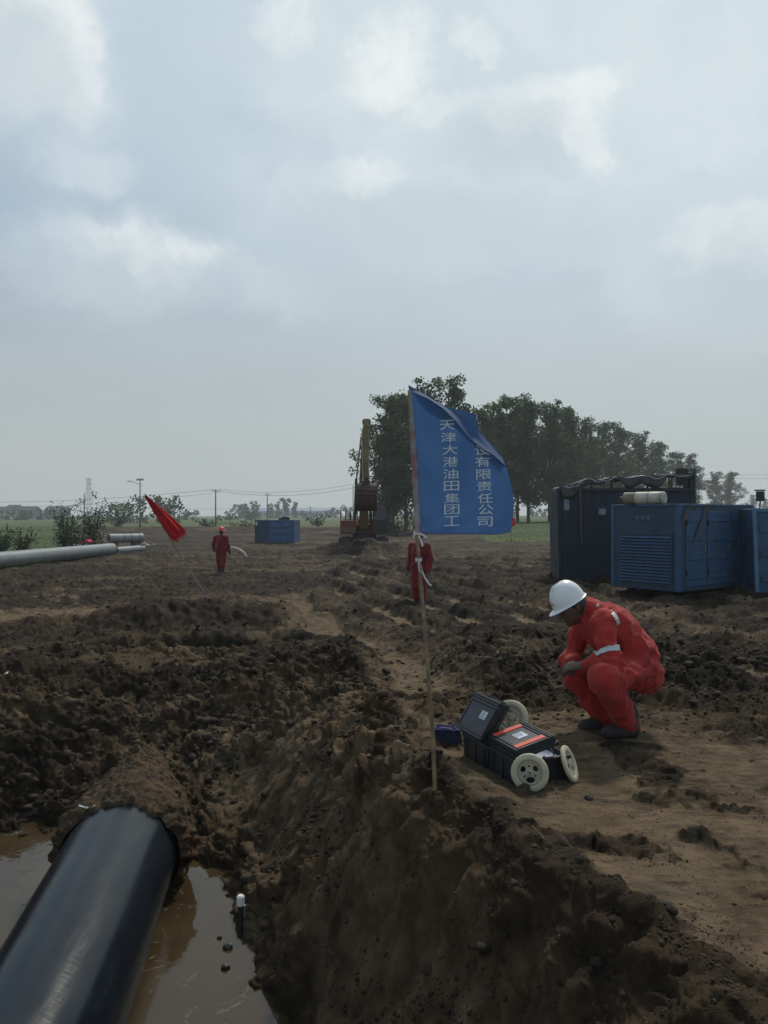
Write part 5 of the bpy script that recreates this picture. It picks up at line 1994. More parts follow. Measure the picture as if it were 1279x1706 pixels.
    for t in (.30, .62, .93):
        mb.tube([d * t, d * (t + .012)], .176, 28)
    mb.build_each('hoop', M_RUST, rt, smooth=True)
    mb = MB()
    for t in (.2, .8):
        mb.box(d * t - Z * .16, (.10, .25, .055))
    mb.build_each('cradle', M_DARK, rt)


generator()


def right_container():
    c = Vector((9.93, 20.55, 0.12))
    r = Vector((0.97, -0.10, 0)).normalized()
    l = Vector((0.10, 0.97, 0)).normalized()
    lean = Vector((-0.035, 0, 1)).normalized()
    root = empty('shipping_container', tuple(c), label='blue ribbed container cut by the right edge of the frame, beside the generator', cat='container')
    L, W_, H = 4.2, 2.2, 2.25
    O = Vector((0, 0, 0))
    mb = MB()
    mb.frame(O, r * L, l * W_, lean * H)
    mb.build('shell', M_BLUE, root, bevel=.02)
    mb = MB()
    for k in range(3):
        mb.frame(O - l * .03 + r * .14 + lean * (.30 + .66 * k), l * .029, r * (L - .2), lean * .16)
    mb.build_each('pressed_rib', M_BLUE, root, bevel=.012)
    mb = MB()
    mb.frame(O - l * .06 - r * .03, l * .058, r * .10, lean * (H + .02))
    mb.frame(O - l * .055 + r * .072 + lean * (H - .08), l * .053, r * (L - .1), lean * .09)
    mb.build('edge_rail', mat('container_pale', (.075, .19, .30), .5, dirt=.4, dscale=2), root, bevel=.006)
    mb = MB()
    mb.frame(O - l * .07 + r * 1.9 + lean * .1, l * .038, r * .04, lean * (H - .2))
    mb.build('lock_rod', M_BLUE_D, root)
    # dark gap piece / upright hose between the two
    # object on top at the right frame edge: small lamp housing
    p = P(1274, 820, 21.5)
    p.z = c.z + H
    rt = empty('roof_lamp', tuple(p + Vector((0, .3, 0))), label='dark boxy work lamp on a stalk on the right hand container roof', cat='lamp')
    MB().tube([Vector((0.0, 0, 0)), Vector((0.02, 0, .22))], .02, 8).build('stalk', M_DARK, rt, smooth=True)
    mb = MB()
    mb.box((0.02, 0, .36), (.20, .12, .28))
    mb.box((0.0, -.02, .53), (.26, .14, .04))
    mb.build('housing', M_DARK, rt, bevel=.01)
    # crumpled sheet on roof
    scr = P(1208, 838, 20.9)


right_container()


def dark_container():
    c = Vector((5.72, 25.0, 0.06))
    r = Vector((0.996, -0.085, 0)).normalized()
    l = Vector((0.085, 0.996, 0)).normalized()
    root = empty('tarp_container', tuple(c), label='dark teal container with a torn tarpaulin frame on its roof, behind the generator', cat='container')
    L, W_, H = 4.35, 2.3, 2.98
    lean = Vector((-0.025, 0, 1)).normalized()
    MB().frame(Vector((0, 0, 0)), r * L, l * W_, lean * H).build('shell', M_BLUE_D, root, bevel=.02)
    mb = MB()
    panelled_side(mb, Vector((0, 0, 0)) - l * .0, r, -l, L, H, 13, .12, .03)
    mb.build('wall_rib', M_BLUE_D, root, bevel=.01)
    mb = MB()
    mb.frame(-l * .055 - r * .04, r * .09, l * .05, lean * (H + .02))
    mb.frame(-l * .055 + r * .055 + lean * (H - .07), r * (L - .1), l * .05, lean * .10)
    mb.build('edge_rail', M_DARK, root, bevel=.006)
    # papers stuck to the wall
    lab = mat('wall_notice', (.20, .23, .25), .7)
    MB().frame(-l * .036 + r * .12 + Z * 2.30, r * .17, l * .004, Z * .36).build('notice', lab, root)
    MB().frame(-l * .036 + r * 1.23 + Z * 2.15, r * .22, l * .004, Z * .20).build('notice', lab, root)
    # standpipe on the front
    MB().tube([-l * .10 + r * .68 + Z * 1.2, -l * .10 + r * .70 + lean * (H + .10), -l * .08 + r * .80 + lean * (H + .25), r * 1.1 + lean * (H + .38)], .028, 10).build('conduit', M_RUST, root, smooth=True)
    # roof frame + sagging tarpaulin
    tz = H
    ra, rb_ = .35, .62
    mb = MB()
    for t in np.linspace(.18, .97, 6):
        hgt = .16 + .34 * t
        mb.bar(r * (L * t) + lean * tz, r * (L * t) + lean * (tz + hgt), .05)
        mb.bar(r * (L * t) + l * (W_ - .1) + lean * tz, r * (L * t) + l * (W_ - .1) + lean * (tz + hgt), .05)
        mb.bar(r * (L * t) + lean * (tz + hgt), r * (L * t) + l * (W_ - .1) + lean * (tz + hgt), .05)
    mb.bar(r * (L * .18) + lean * (tz + .22), r * (L * .99) + lean * (tz + .50), .06)
    mb.bar(r * .05 + lean * (tz + .04), r * (L * .18) + lean * (tz + .22), .05)
    mb.build('roof_frame', M_RUST, root)
    n, m_ = 60, 22
    vs = []
    rg = np.random.default_rng(4)
    for i in range(n + 1):
        for j in range(m_ + 1):
            t, s = i / n, j / m_
            hh = .07 + .20 * min(1, t / .2) + .26 * t
            sag = .05 * math.sin(t * math.pi * 5) ** 2
            wob = .022 * math.sin(t * 31 + s * 7) + .018 * math.sin(t * 57 + s * 13)
            over = 0
            y = -.07 + (W_ - .0) * s
            z_ = H + hh - sag * (.5 + .5 * s) + wob
            if s < .14:
                z_ -= (.14 - s) * (1.6 + 1.1 * math.sin(t * 11 + 1) + .8 * math.sin(t * 29))
                y = -.10 + .02 * math.sin(t * 40)
            vs.append(r * (L * (.01 + .97 * t)) + l * y + Z * z_)
    idx = np.arange((n + 1) * (m_ + 1)).reshape(n + 1, m_ + 1)
    q = np.stack([idx[:-1, :-1], idx[1:, :-1], idx[1:, 1:], idx[:-1, 1:]], -1).reshape(-1, 4)
    o = raw('tarpaulin', np.array([v[:] for v in vs]), q, mat('tarp_dark', (.020, .030, .036), .5, var=.3, vscale=3, two=(.05, .05, .045), twoscale=1.2, bump=.02, bscale=6), root, smooth=True)
    md = o.modifiers.new('thick', 'SOLIDIFY')
    md.thickness = .01
    # torn pale edges of the tarp
    mb = MB()
    for (t0, t1, dz) in ((.02, .16, .02), (.2, .42, .05), (.60, .95, .02)):
        pp = []
        for k in range(9):
            t = t0 + (t1 - t0) * k / 8
            hh = .07 + .20 * min(1, t / .2) + .26 * t
            pp.append(r * (L * t) - l * (.115) + Z * (H + hh - .03 - .10 * math.sin(t * math.pi * 5) ** 2 + .03 * math.sin(k * 2.0) + dz * .3))
        mb.tube(pp, [.006, .014, .02, .012, .018, .010, .02, .012, .005], 6)
    mb.build_each('torn_edge', mat('tarp_pale', (.34, .34, .33), .6), root, smooth=True)
    # upright board closing the right end
    MB().frame(r * (L * .985) - l * .09 + lean * (H + .02), r * .06, l * 1.2, lean * .62).build('end_board', mat('board_dark', (.045, .06, .07), .7), root)
    MB().frame(r * (L * .86) - l * .08 + lean * (H + .10), r * .35, l * .06, lean * .55).build('dark_hatch', mat('hatch_maroon', (.030, .012, .018), .7), root)


dark_container()


def small_container():
    D = 60.0
    a = P(424, 902, D)
    root = empty('shipping_container', (a.x, a.y, hs(a.x, a.y, )), label='small bright blue container alone in the far mud, left of the excavator', cat='container')
    g = Vector((0, 0, 0))
    r = Vector((.98, -.12, 0)).normalized()
    l = Vector((.12, .98, 0)).normalized()
    L, W_, H = 3.15, 2.0, 1.78
    MB().frame(g, r * 1.05, l * W_, Z * (H)).build('end_section', M_BLUE_G, root, bevel=.02)
    MB().frame(g + r * 1.055, r * (L - 1.055), l * W_, Z * (H)).build('shell', M_BLUE, root, bevel=.02)
    mb = MB()
    for k in range(3):
        mb.frame(g + r * 1.25 - l * .05 + Z * (.25 + .5 * k), r * .75, l * .048, Z * .30)
        mb.frame(g + r * 2.15 - l * .05 + Z * (.25 + .5 * k), r * .75, l * .048, Z * .30)
    mb.build_each('door_panel', mat('container_bright', (.026, .10, .24), .5), root)
    MB().frame(g + r * .08 - l * .02 + Z * 1.35, r * .14, l * .018, Z * .28).build('notice', M_LABEL, root)
    S = SDF((-.6, -.4, -.1), (.6, .4, .35), .03)
    S.cone((-.35, 0, .03), (.3, 0, .05), .10, .14, .05)
    S.cone((.0, 0, .10), (.35, .1, .08), .12, .08, .05)
    S.wrinkle(lambda q: .03 * vec_noise(q, 14, 3))
    tag(S.build('tarp_bundle', mat('bundle_dark', (.025, .035, .03), .8), None, 0, loc=Vector(root.location) + r * 2.2 + l * .6 + Z * (H + .06)), 'dark crumpled bundle on the roof of the small far container', 'bundle')


small_container()


# ------------------------------------------------------------------ excavator
def excavator():
    D = 48.0
    c = P(607, 905, D)
    gz_ = hs(c.x, c.y)
    root = empty('excavator', (c.x, c.y, gz_), label='yellow and rust coloured tracked excavator with its boom raised, in front of the poplars', cat='excavator')
    my = mat('machine_orange', (.16, .045, .020), .6, var=.2, vscale=2, dirt=.5, dscale=1.5)
    mo = mat('machine_yellow', (.15, .090, .025), .55, var=.15, vscale=2, dirt=.45, dscale=1.5)
    mbu = mat('bucket_rust', (.040, .018, .010), .7, var=.3, vscale=3, dirt=.4)
    md_ = mat('machine_dark', (.016, .017, .020), .6, dirt=.4)
    glass = mat('cab_glass', (.03, .04, .055), .12)
    # tracks
    for s_ in (-1, 1):
        mb = MB()
        prof = []
        for k in range(20):
            a = math.pi / 2 + math.pi * k / 19
            prof.append((-1.7 + .42 * math.cos(a), .44 + .42 * math.sin(a)))
        for k in range(20):
            a = -math.pi / 2 + math.pi * k / 19
            prof.append((1.7 + .42 * math.cos(a), .44 + .42 * math.sin(a)))
        n = len(prof)
        x0, x1 = s_ * 1.2 - .28, s_ * 1.2 + .28
        vs = [(x0, y, z) for y, z in prof] + [(x1, y, z) for y, z in prof]
        fs = [list(range(n))[::-1], [n + k for k in range(n)]] + [(k, (k + 1) % n, n + (k + 1) % n, n + k) for k in range(n)]
        mb.add(vs, fs)
        for k in range(n):
            y, z = prof[k]
            y2, z2 = prof[(k + 1) % n]
            if abs(y2 - y) > 1:
                for t in np.linspace(0, 1, 14):
                    yy = y + (y2 - y) * t
                    mb.box((s_ * 1.2, yy, z + (.02 if z > .4 else -.02)), (.60, .10, .05))
            else:
                mb.box((s_ * 1.2, y, z), (.60, .07, .07))
        mb.build('track', md_, root)
    MB().box((0, 0, .62), (1.85, 2.0, .5)).tube([(0, 0, .85), (0, 0, 1.12)], .75, 24).build('undercarriage', md_, root)
    # upper structure (the machine faces the camera, slightly turned)
    u = MB()
    u.box((-.98, .55, 1.55), (.98, 3.1, .85))
    u.box((0.05, .9, 1.42), (1.05, 2.6, .60))
    u.box((.98, .95, 1.55), (.98, 2.3, .85))
    u.box((0, 2.35, 1.55), (2.9, .7, 1.0))
    u.build('upper_body', my, root, bevel=.05)
    MB().box((-.98, -1.02, 1.38), (.96, .035, .32)).build('toolbox_panel', mat('panel_ochre', (.16, .11, .05), .7, dirt=.4), root)
    rl_ = MB()
    rl_.tube([(-1.42, -.95, 1.98), (-1.42, -.95, 2.75), (-1.25, -.95, 2.90), (-1.12, -.95, 2.75), (-1.12, -.95, 1.98)], .03, 8)
    rl_.tube([(-.85, -.6, 1.98), (-.85, -.6, 2.45)], .06, 8)
    rl_.tube([(-.40, -.9, 1.98), (-.40, -.9, 3.1)], .02, 8)
    rl_.build_each('handrail', md_, root, smooth=True)
    cab = MB()
    cab.box((1.0, -.45, 1.55), (.92, 1.7, .85))
    cab.box((1.0, -.45, 2.98), (.94, 1.72, .10))
    for (x, y) in ((.58, -1.26), (1.42, -1.26), (.58, .36), (1.42, .36), (.58, -.5), (1.42, -.5)):
        cab.box((x, y, 2.45), (.08, .08, .96))
    cb = cab.build('cab', md_, root, bevel=.02)
    MB().box((1.0, -1.27, 2.42), (.74, .02, .92)).box((1.43, -.88, 2.42), (.02, .66, .90)).box((.57, -.88, 2.42), (.02, .66, .90)).build('window', glass, cb)

    # boom rising, seen end on; stick folded down in front, bucket hanging
    def beam(pts, w0, hts, m, name, par=root):
        mb = MB()
        for i in range(len(pts) - 1):
            a, b = Vector(pts[i]), Vector(pts[i + 1])
            d = (b - a).normalized()
            sx = Vector((1, 0, 0))
            up_ = sx.cross(d).normalized()
            h0, h1 = hts[i], hts[i + 1]
            wa, wb = w0[i], w0[i + 1]
            mb.hexa([a - sx * wa - up_ * h0, a + sx * wa - up_ * h0, a + sx * wa + up_ * h0, a - sx * wa + up_ * h0,
                     b - sx * wb - up_ * h1, b + sx * wb - up_ * h1, b + sx * wb + up_ * h1, b - sx * wb + up_ * h1])
        return mb.build(name, m, par, bevel=.03)
    bm_ = beam([(-.02, -.3, 1.5), (-.02, -1.1, 4.4), (.10, -1.9, 6.3), (.20, -3.1, 7.75)], [.27, .27, .25, .18], [.35, .45, .40, .20], mo, 'boom')
    MB().tube([(.20 - .24, -3.1, 7.72), (.20 + .24, -3.1, 7.72)], .16, 16).tube([(-.2, -1.9, 6.35), (.40, -1.9, 6.35)], .10, 12).build('pin', md_, bm_, smooth=True)
    beam([(.20, -3.2, 7.85), (.18, -3.35, 7.3), (.16, -3.65, 5.2), (.16, -3.70, 4.4)], [.15, .17, .16, .14], [.16, .32, .24, .18], mo, 'stick')
    for sx in (-.42, ):
        MB().tube([(sx - .16, -.9, 1.7), (sx - .05, -1.15, 4.5)], .085, 12).build('lift_cylinder', md_, bm_, smooth=True)
        MB().tube([(sx - .05, -1.15, 4.4), (-.15, -2.0, 7.0)], .05, 10).build('lift_rod', mat('hydraulic_pale', (.30, .30, .27), .5), bm_, smooth=True)
    MB().tube([(.42, -.9, 1.7), (.36, -1.2, 3.6)], .09, 12).build('lift_cylinder', md_, bm_, smooth=True)
    MB().tube([(.36, -3.62, 4.0), (.30, -3.50, 5.3)], .05, 10).tube([(.02, -3.75, 4.2), (-.04, -3.5, 6.6)], .05, 10).build('bucket_cylinder', mat('hydraulic_pale', (.30, .30, .27), .5), bm_, smooth=True)
    MB().box((.16, -3.66, 4.35), (.30, .20, .36)).tube([(-.08, -3.7, 4.2), (.42, -3.7, 4.2)], .09, 12).build('linkage', md_, bm_)
    # bucket: open scoop hanging with its back to the camera
    nseg = 16
    vs = []
    for x in (-.42, .78):
        for k in range(nseg + 1):
            a = math.radians(70 + 215 * k / nseg)
            rr = .72 + .14 * k / nseg
            vs.append((x, -3.55 + rr * .85 * math.cos(a) + .1, 3.38 + rr * 1.02 * math.sin(a)))
    fs = []
    n = nseg + 1
    for k in range(nseg):
        fs.append((k, k + 1, n + k + 1, n + k))
    fs.append(list(range(n)))
    fs.append([n + k for k in range(n)][::-1])
    o = raw('bucket', vs, fs, mbu, root)
    mdm = o.modifiers.new('thick', 'SOLIDIFY')
    mdm.thickness = .05
    mb = MB()
    for k in range(3):
        mb.tube([(-.44, -3.55 + .1 - .78 * math.cos(.4 * k), 3.38 + .35 - .3 * k), (.80, -3.55 + .1 - .78 * math.cos(.4 * k), 3.38 + .35 - .3 * k)], .035, 8)
    mb.build_each('wear_bar', mbu, o, smooth=True)
    mb = MB()
    for k in range(5):
        x = -.36 + 1.08 * k / 4
        mb.hexa([Vector((x - .06, -3.60, 2.62)), Vector((x + .06, -3.60, 2.62)), Vector((x + .06, -3.48, 2.62)), Vector((x - .06, -3.48, 2.62)),
                 Vector((x - .025, -3.56, 2.34)), Vector((x + .025, -3.56, 2.34)), Vector((x + .025, -3.52, 2.34)), Vector((x - .025, -3.52, 2.34))])
    mb.build_each('bucket_tooth', md_, o)


excavator()


# ------------------------------------------------------------------ pipes and clutter on the left
def left_pipes():
    grey = mat('pipe_grey', (.16, .175, .18), .38, var=.12, vscale=1.2, dirt=.35, dirtcol=(.10, .10, .095), dscale=2)
    dark = mat('pipe_dark', (.012, .014, .016), .5)
    # long one
    b = P(186, 915, 42.0)
    a = P(0, 933, 31.2)
    d0 = (a - b).normalized()
    a = a + d0 * 12
    rr = .335
    gzb = hs(b.x, b.y)
    b.z = max(b.z, gzb + rr * .8)
    root = empty('line_pipe', tuple(b), label='long grey steel pipe lying across the mud from the left frame edge', cat='pipe')
    A = a - b
    mb = MB()
    seg = 40
    mb.tube([A * t for t in np.linspace(0, 1, 12)], rr, seg, cap=False)
    mb.build('shell', grey, root, smooth=True)
    MB().tube([A * -.0005, A * .004], [rr * 1.02, rr * 1.02], seg).build('end_ring', dark, root, smooth=True)
    MB().tube([-A.normalized() * .01, -A.normalized() * .04], [rr * .86, rr * .80], seg).build('end_cap', dark, root, smooth=True)
    # second, smaller in line behind
    p0, p1 = P(192, 914, 44.0), P(238, 905, 47.0)
    p0.z = p1.z = hs(p0.x, p0.y) + .24
    root = empty('line_pipe', tuple(p0), label='short pale grey pipe length on the mud directly behind the end of the long pipe', cat='pipe')
    d = p1 - p0
    MB().tube([d * t for t in (0, .5, 1)], .23, 32, cap=True).build('shell', grey, root, smooth=True)
    MB().tube([d * .99, d * 1.01], .235, 32).build('end_ring', dark, root, smooth=True)
    # upper pale pipe on timbers
    p0, p1 = P(181, 897, 48.0), P(237, 894, 49.5)
    p1.z = p0.z
    pale = mat('pipe_pale', (.30, .31, .29), .5, var=.1, vscale=2, dirt=.4, dirtcol=(.18, .17, .15), dscale=2)
    root = empty('pipe_roll', tuple(p0), label='pale wrapped pipe resting on timber blocks above the short grey length', cat='pipe')
    d = p1 - p0
    MB().tube([d * t for t in (0, .5, 1)], .28, 32).build('shell', pale, root, smooth=True)
    MB().tube([-d * .012, d * .0], .20, 32).build('end_cap', dark, root, smooth=True)
    mb = MB()
    for t in (.40, .62, .86):
        mb.tube([d * t, d * (t + .02)], .288, 32)
    mb.build_each('strap', mat('strap_grey', (.10, .10, .10), .6), root, smooth=True)
    h = p0.z - .28 - hs(p0.x, p0.y)
    for i, t in enumerate((.12, .80)):
        p = p0 + d * t
        mb = MB()
        n = max(1, int(h / .2))
        for k in range(n):
            mb.box((0, 0, -.28 - (k + .5) * h / n), (.35 + .05 * (k % 2), 1.0, h / n - .01), Matrix.Rotation(.05 * k, 3, 'Z'))
        tag(mb.build('timber_stack', M_RUST, None, loc=p), ('left' if i == 0 else 'right') + ' stack of dark timber blocks holding up the pale wrapped pipe', 'timber stack', 'timber stacks under the pale pipe')

    # red cloth and pale scraps
    p = P(153, 903, 43.5)
    n, m_ = 24, 16
    vs = []
    for i in range(n + 1):
        for j in range(m_ + 1):
            x, y = i / n - .45, j / m_ - .5
            z = .26 * max(0, 1 - abs(x - .25) * 1.7) * (1 - abs(y) * .8) + .03 * math.sin(x * 21 + y * 9)
            vs.append((x * .68, y * .5, z))
    idx = np.arange((n + 1) * (m_ + 1)).reshape(n + 1, m_ + 1)
    q = np.stack([idx[:-1, :-1], idx[1:, :-1], idx[1:, 1:], idx[:-1, 1:]], -1).reshape(-1, 4)
    o = raw('red_cloth', vs, q, mat('cloth_pink_red', (.62, .035, .075), .8), None, smooth=True, loc=(p.x, p.y - .9, b.z + .30))
    o.modifiers.new('thick', 'SOLIDIFY').thickness = .02
    tag(o, 'crumpled crimson cloth draped over the long grey pipe near its end', 'cloth')
    # dark end box by the cloth
    for (px, py, D, w_, lab, sd_) in ((245, 908, 45, .42, 'ragged pale sheeting heaped at the right end of the pale pipes', 2), (128, 908, 41.5, .18, 'small pale rag on top of the long grey pipe', 6)):
        p = P(px, py, D)
        S = SDF((-w_ * 1.6, -w_, -w_ * .6), (w_ * 1.6, w_, w_ * .8), w_ / 12)
        r = np.random.default_rng(sd_)
        for k in range(6):
            x = r.uniform(-1, 1) * w_
            S.cone((x, r.uniform(-.3, .3) * w_, r.uniform(-.1, .25) * w_), (x + r.uniform(-.5, .5) * w_, 0, -.1 * w_), w_ * .16, w_ * .09, w_ * .1)
        S.wrinkle(lambda t_: w_ * .07 * vec_noise(t_, 9 / w_, sd_))
        tag(S.build('torn_sheeting', mat('sheet_pale', (.42, .41, .37), .8), None, 0, loc=p), lab, 'sheeting')


left_pipes()


# ------------------------------------------------------------------ vegetation
def leaf_mat(name, dark, light, extra):
    m = bpy.data.materials.new(name)
    m.use_nodes = True
    t = NT(m.node_tree)
    b = m.node_tree.nodes['Principled BSDF']
    at = t.n('ShaderNodeVertexColor', layer_name='tint').outputs['Color']
    sp = t.n('ShaderNodeSeparateColor', ins={0: at})
    c = t.mix(sp.outputs[0], dark, light)
    c = t.mix(t.m('MULTIPLY', sp.outputs[1], 0.5), c, extra)
    m.node_tree.links.new(c, b.inputs['Base Color'])
    b.inputs['Roughness'].default_value = 0.6
    b.inputs['Specular IOR Level'].default_value = 0.25
    tr = t.n('ShaderNodeBsdfTranslucent')
    m.node_tree.links.new(c, tr.inputs['Color'])
    mx_ = t.n('ShaderNodeMixShader', ins={0: 0.25})
    m.node_tree.links.new(b.outputs[0], mx_.inputs[1])
    m.node_tree.links.new(tr.outputs[0], mx_.inputs[2])
    m.node_tree.links.new(mx_.outputs[0], m.node_tree.nodes['Material Output'].inputs['Surface'])
    return m


M_LEAF = leaf_mat('poplar_leaves', (0.020, 0.040, 0.015), (0.058, 0.096, 0.030), (0.095, 0.135, 0.036))
M_SHRUB = leaf_mat('shrub_leaves', (0.020, 0.036, 0.018), (0.050, 0.076, 0.032), (0.06, 0.08, 0.035))
M_BARK = mat('bark', (0.055, 0.048, 0.040), 0.9, var=0.3, vscale=3, bump=.01)


def leaf_cloud(name, clusters, per, leaf, m, parent, seed, flat=1.0):
    r = np.random.default_rng(seed)
    cs, tint = [], []
    for (c, rad) in clusters:
        k = int(per * (rad ** 2) * r.uniform(.7, 1.2))
        d = r.normal(size=(k, 3))
        d /= np.linalg.norm(d, axis=1)[:, None]
        rr = rad * (r.random(k) ** .45)
        p = np.array(c) + d * rr[:, None] * np.array([1, 1, .85])
        cs.append(p)
        tint.append(np.stack([np.clip(r.uniform(.1, .9) + r.normal(size=k) * .2, 0, 1), np.full(k, r.random() ** 2)], -1))
    cpos, tint = np.concatenate(cs), np.concatenate(tint)
    n = len(cpos)
    a = r.normal(size=(n, 3))
    a /= np.linalg.norm(a, axis=1)[:, None]
    b = np.cross(a, r.normal(size=(n, 3)))
    b /= np.linalg.norm(b, axis=1)[:, None]
    s = leaf * r.uniform(.6, 1.3, n)[:, None]
    V = np.stack([cpos - a * s * .6, cpos - b * s * .38 + a * s * .05, cpos + a * s * .6, cpos + b * s * .38 + a * s * .05], 1).reshape(-1, 3)
    Q = np.arange(n * 4).reshape(n, 4)
    o = raw(name, V, Q, m, parent)
    ca = o.data.color_attributes.new('tint', 'FLOAT_COLOR', 'POINT')
    col = np.repeat(np.concatenate([tint, np.zeros((n, 1)), np.ones((n, 1))], 1), 4, axis=0).astype(np.float32)
    ca.data.foreach_set('color', col.ravel())
    return o


def poplar(seed, H=18.0, spread=3.0, bare=.13, per=92, leaf=.30):
    r = np.random.default_rng(seed)
    root = empty('poplar_tree')
    mb = MB()
    trunk = [Vector((0.25 * math.sin(seed + t * 4) * t, .2 * math.sin(seed * 2 + t * 3) * t, H * .93 * t)) for t in np.linspace(0, 1, 12)]
    mb.tube(trunk, [.24 * (1 - t) ** .8 + .02 for t in np.linspace(0, 1, 12)], 8)
    cl = []
    nl = 34
    for k in range(nl):
        t = bare + (0.97 - bare) * (k + r.uniform(0, .8)) / nl
        i = min(10, int(t / .93 * 11)) if t < .93 else 10
        base = trunk[min(i, 11)]
        base = Vector((base.x, base.y, H * t * .95))
        prof = math.sin(min(1, (t - bare) / (1 - bare) * 1.08 + .16) * math.pi) ** .6
        prof = max(prof, .40 * (1 if t > .5 else 0))
        Lb = spread * prof * r.uniform(.5, 1.45)
        az = k * 2.4 + r.uniform(-.5, .5)
        up_ = r.uniform(.6, 1.1)
        d = Vector((math.cos(az), math.sin(az), up_)).normalized()
        tip = base + d * Lb * 1.25
        mid = base + d * Lb * .6 + Vector((0, 0, -.1))
        mb.tube([base, mid, tip], [.07 * (1 - t) + .03, .04, .012], 5, cap=False)
        for j in range(4):
            f = (.35, .62, .85, 1.08)[j]
            c = base.lerp(tip, f) + Vector(r.normal(size=3) * .32)
            cl.append((tuple(c), r.uniform(.50, 1.15) * (.75 + .4 * prof)))
    for k in range(4):
        cl.append((tuple(trunk[-1] * .97 + Vector(r.normal(size=3) * (.5, .5, .4))), .8))
    mb.build('trunk', M_BARK, root, smooth=True)
    leaf_cloud('crown', cl, per, leaf, M_LEAF, root, seed)
    return root


PROTO = [poplar(3), poplar(8, spread=3.2, bare=.1), poplar(15, spread=2.7, bare=.10), poplar(22, spread=3.3, bare=.14)]
used = [False] * 4
trees = [
    (648, 93, 17.4, 1, 'leftmost tall dark poplar, rising behind the excavator boom'),
    (676, 99, 18.6, 0, 'tall poplar just right of the excavator boom, behind the flag pole'),
    (712, 91, 18.3, 3, 'tall poplar showing above the peak of the blue banner'),
    (760, 94, 18.6, 2, 'tall poplar whose top stands just right above the banner flap'),
    (806, 106, 16.6, 0, 'paler poplar beside the folded upper corner of the banner'),
    (842, 104, 18.0, 1, 'tall poplar standing just right of the banner'),
    (880, 106, 18.2, 2, 'broad tall poplar, second right of the banner'),
    (915, 110, 18.0, 3, 'third tall poplar right of the banner'),
    (655, 108, 17.5, 2, 'dark poplar between the boom and the banner pole, set back in the row'),
    (822, 116, 18.4, 3, 'poplar set back behind the paler one at the banner edge'),
    (862, 118, 19.0, 0, 'poplar set back between the first and second right of the banner'),
    (934, 124, 19.5, 1, 'poplar set back near the right end of the tall clump'),
    (978, 134, 18.6, 2, 'poplar in the dip between the tall clump and the lower row'),
    (952, 118, 18.2, 0, 'last of the tall poplar clump before the row steps down'),
    (1002, 150, 20.2, 1, 'mid height poplar above the left part of the tarpaulin container'),
    (1030, 158, 20.6, 2, 'mid height poplar above the middle of the tarpaulin container'),
    (1064, 172, 20.4, 3, 'smaller poplar right of the middle of the tarpaulin container'),
    (1094, 190, 20.2, 0, 'smaller rounded poplar above the right end of the tarpaulin container'),
    (1128, 205, 18.8, 1, 'distant rounded tree rising behind the end board of the tarpaulin container'),
    (1152, 225, 19.6, 2, 'distant rounded tree just right of the tarpaulin container'),
    (1192, 300, 18.5, 3, 'distant tree, left of the pair above the blue containers'),
    (1216, 300, 18.8, 0, 'distant tree, right of the pair above the blue containers'),
    (1254, 500, 15.0, 1, 'tiny far tree near the right edge of the frame'),
    (1275, 520, 13.0, 2, 'tiny far tree at the very right edge of the frame'),
]
rt_ = random.Random(4)
for (px, D, H, k, lab) in trees:
    if not used[k]:
        o = PROTO[k]
        used[k] = True
    else:
        o = copy_tree(PROTO[k])
    x = (px - HX) / F * D
    o.location = (x, D, hz(x, D, False) - .05)
    o.rotation_euler = (0, 0, rt_.uniform(0, 6.28))
    s = H / 18.6
    wv = s * (1.25 if D > 140 else 1.0)
    o.scale = (wv, wv, s)
    tag(o, lab, 'tree', 'poplars in the row behind the site')


def shrub(seed, H, Wd, name='shrub', per=260, leaf=.12):
    r = np.random.default_rng(seed)
    root = empty(name)
    mb = MB()
    cl = []
    for k in range(16):
        az = r.uniform(0, 6.28)
        L = H * r.uniform(.55, 1.0)
        out_ = Wd * .5 * r.uniform(.1, 1)
        tip = Vector((math.cos(az) * out_, math.sin(az) * out_, L))
        mid = tip * .5 + Vector((0, 0, .1 * H))
        mb.tube([(0, 0, -.05), mid, tip], [.03, .02, .006], 5, cap=False)
        for f in (.35, .55, .75, .92, 1.02):
            c = Vector((0, 0, 0)).lerp(tip, f) + Vector(r.normal(size=3) * .10 * H * .5)
            cl.append((tuple(c), r.uniform(.16, .30) * (H ** .5) * (1.15 - .5 * f)))
    mb.build('stem', M_BARK, root, smooth=True)
    leaf_cloud('foliage', cl, per, leaf, M_SHRUB, root, seed)
    return root


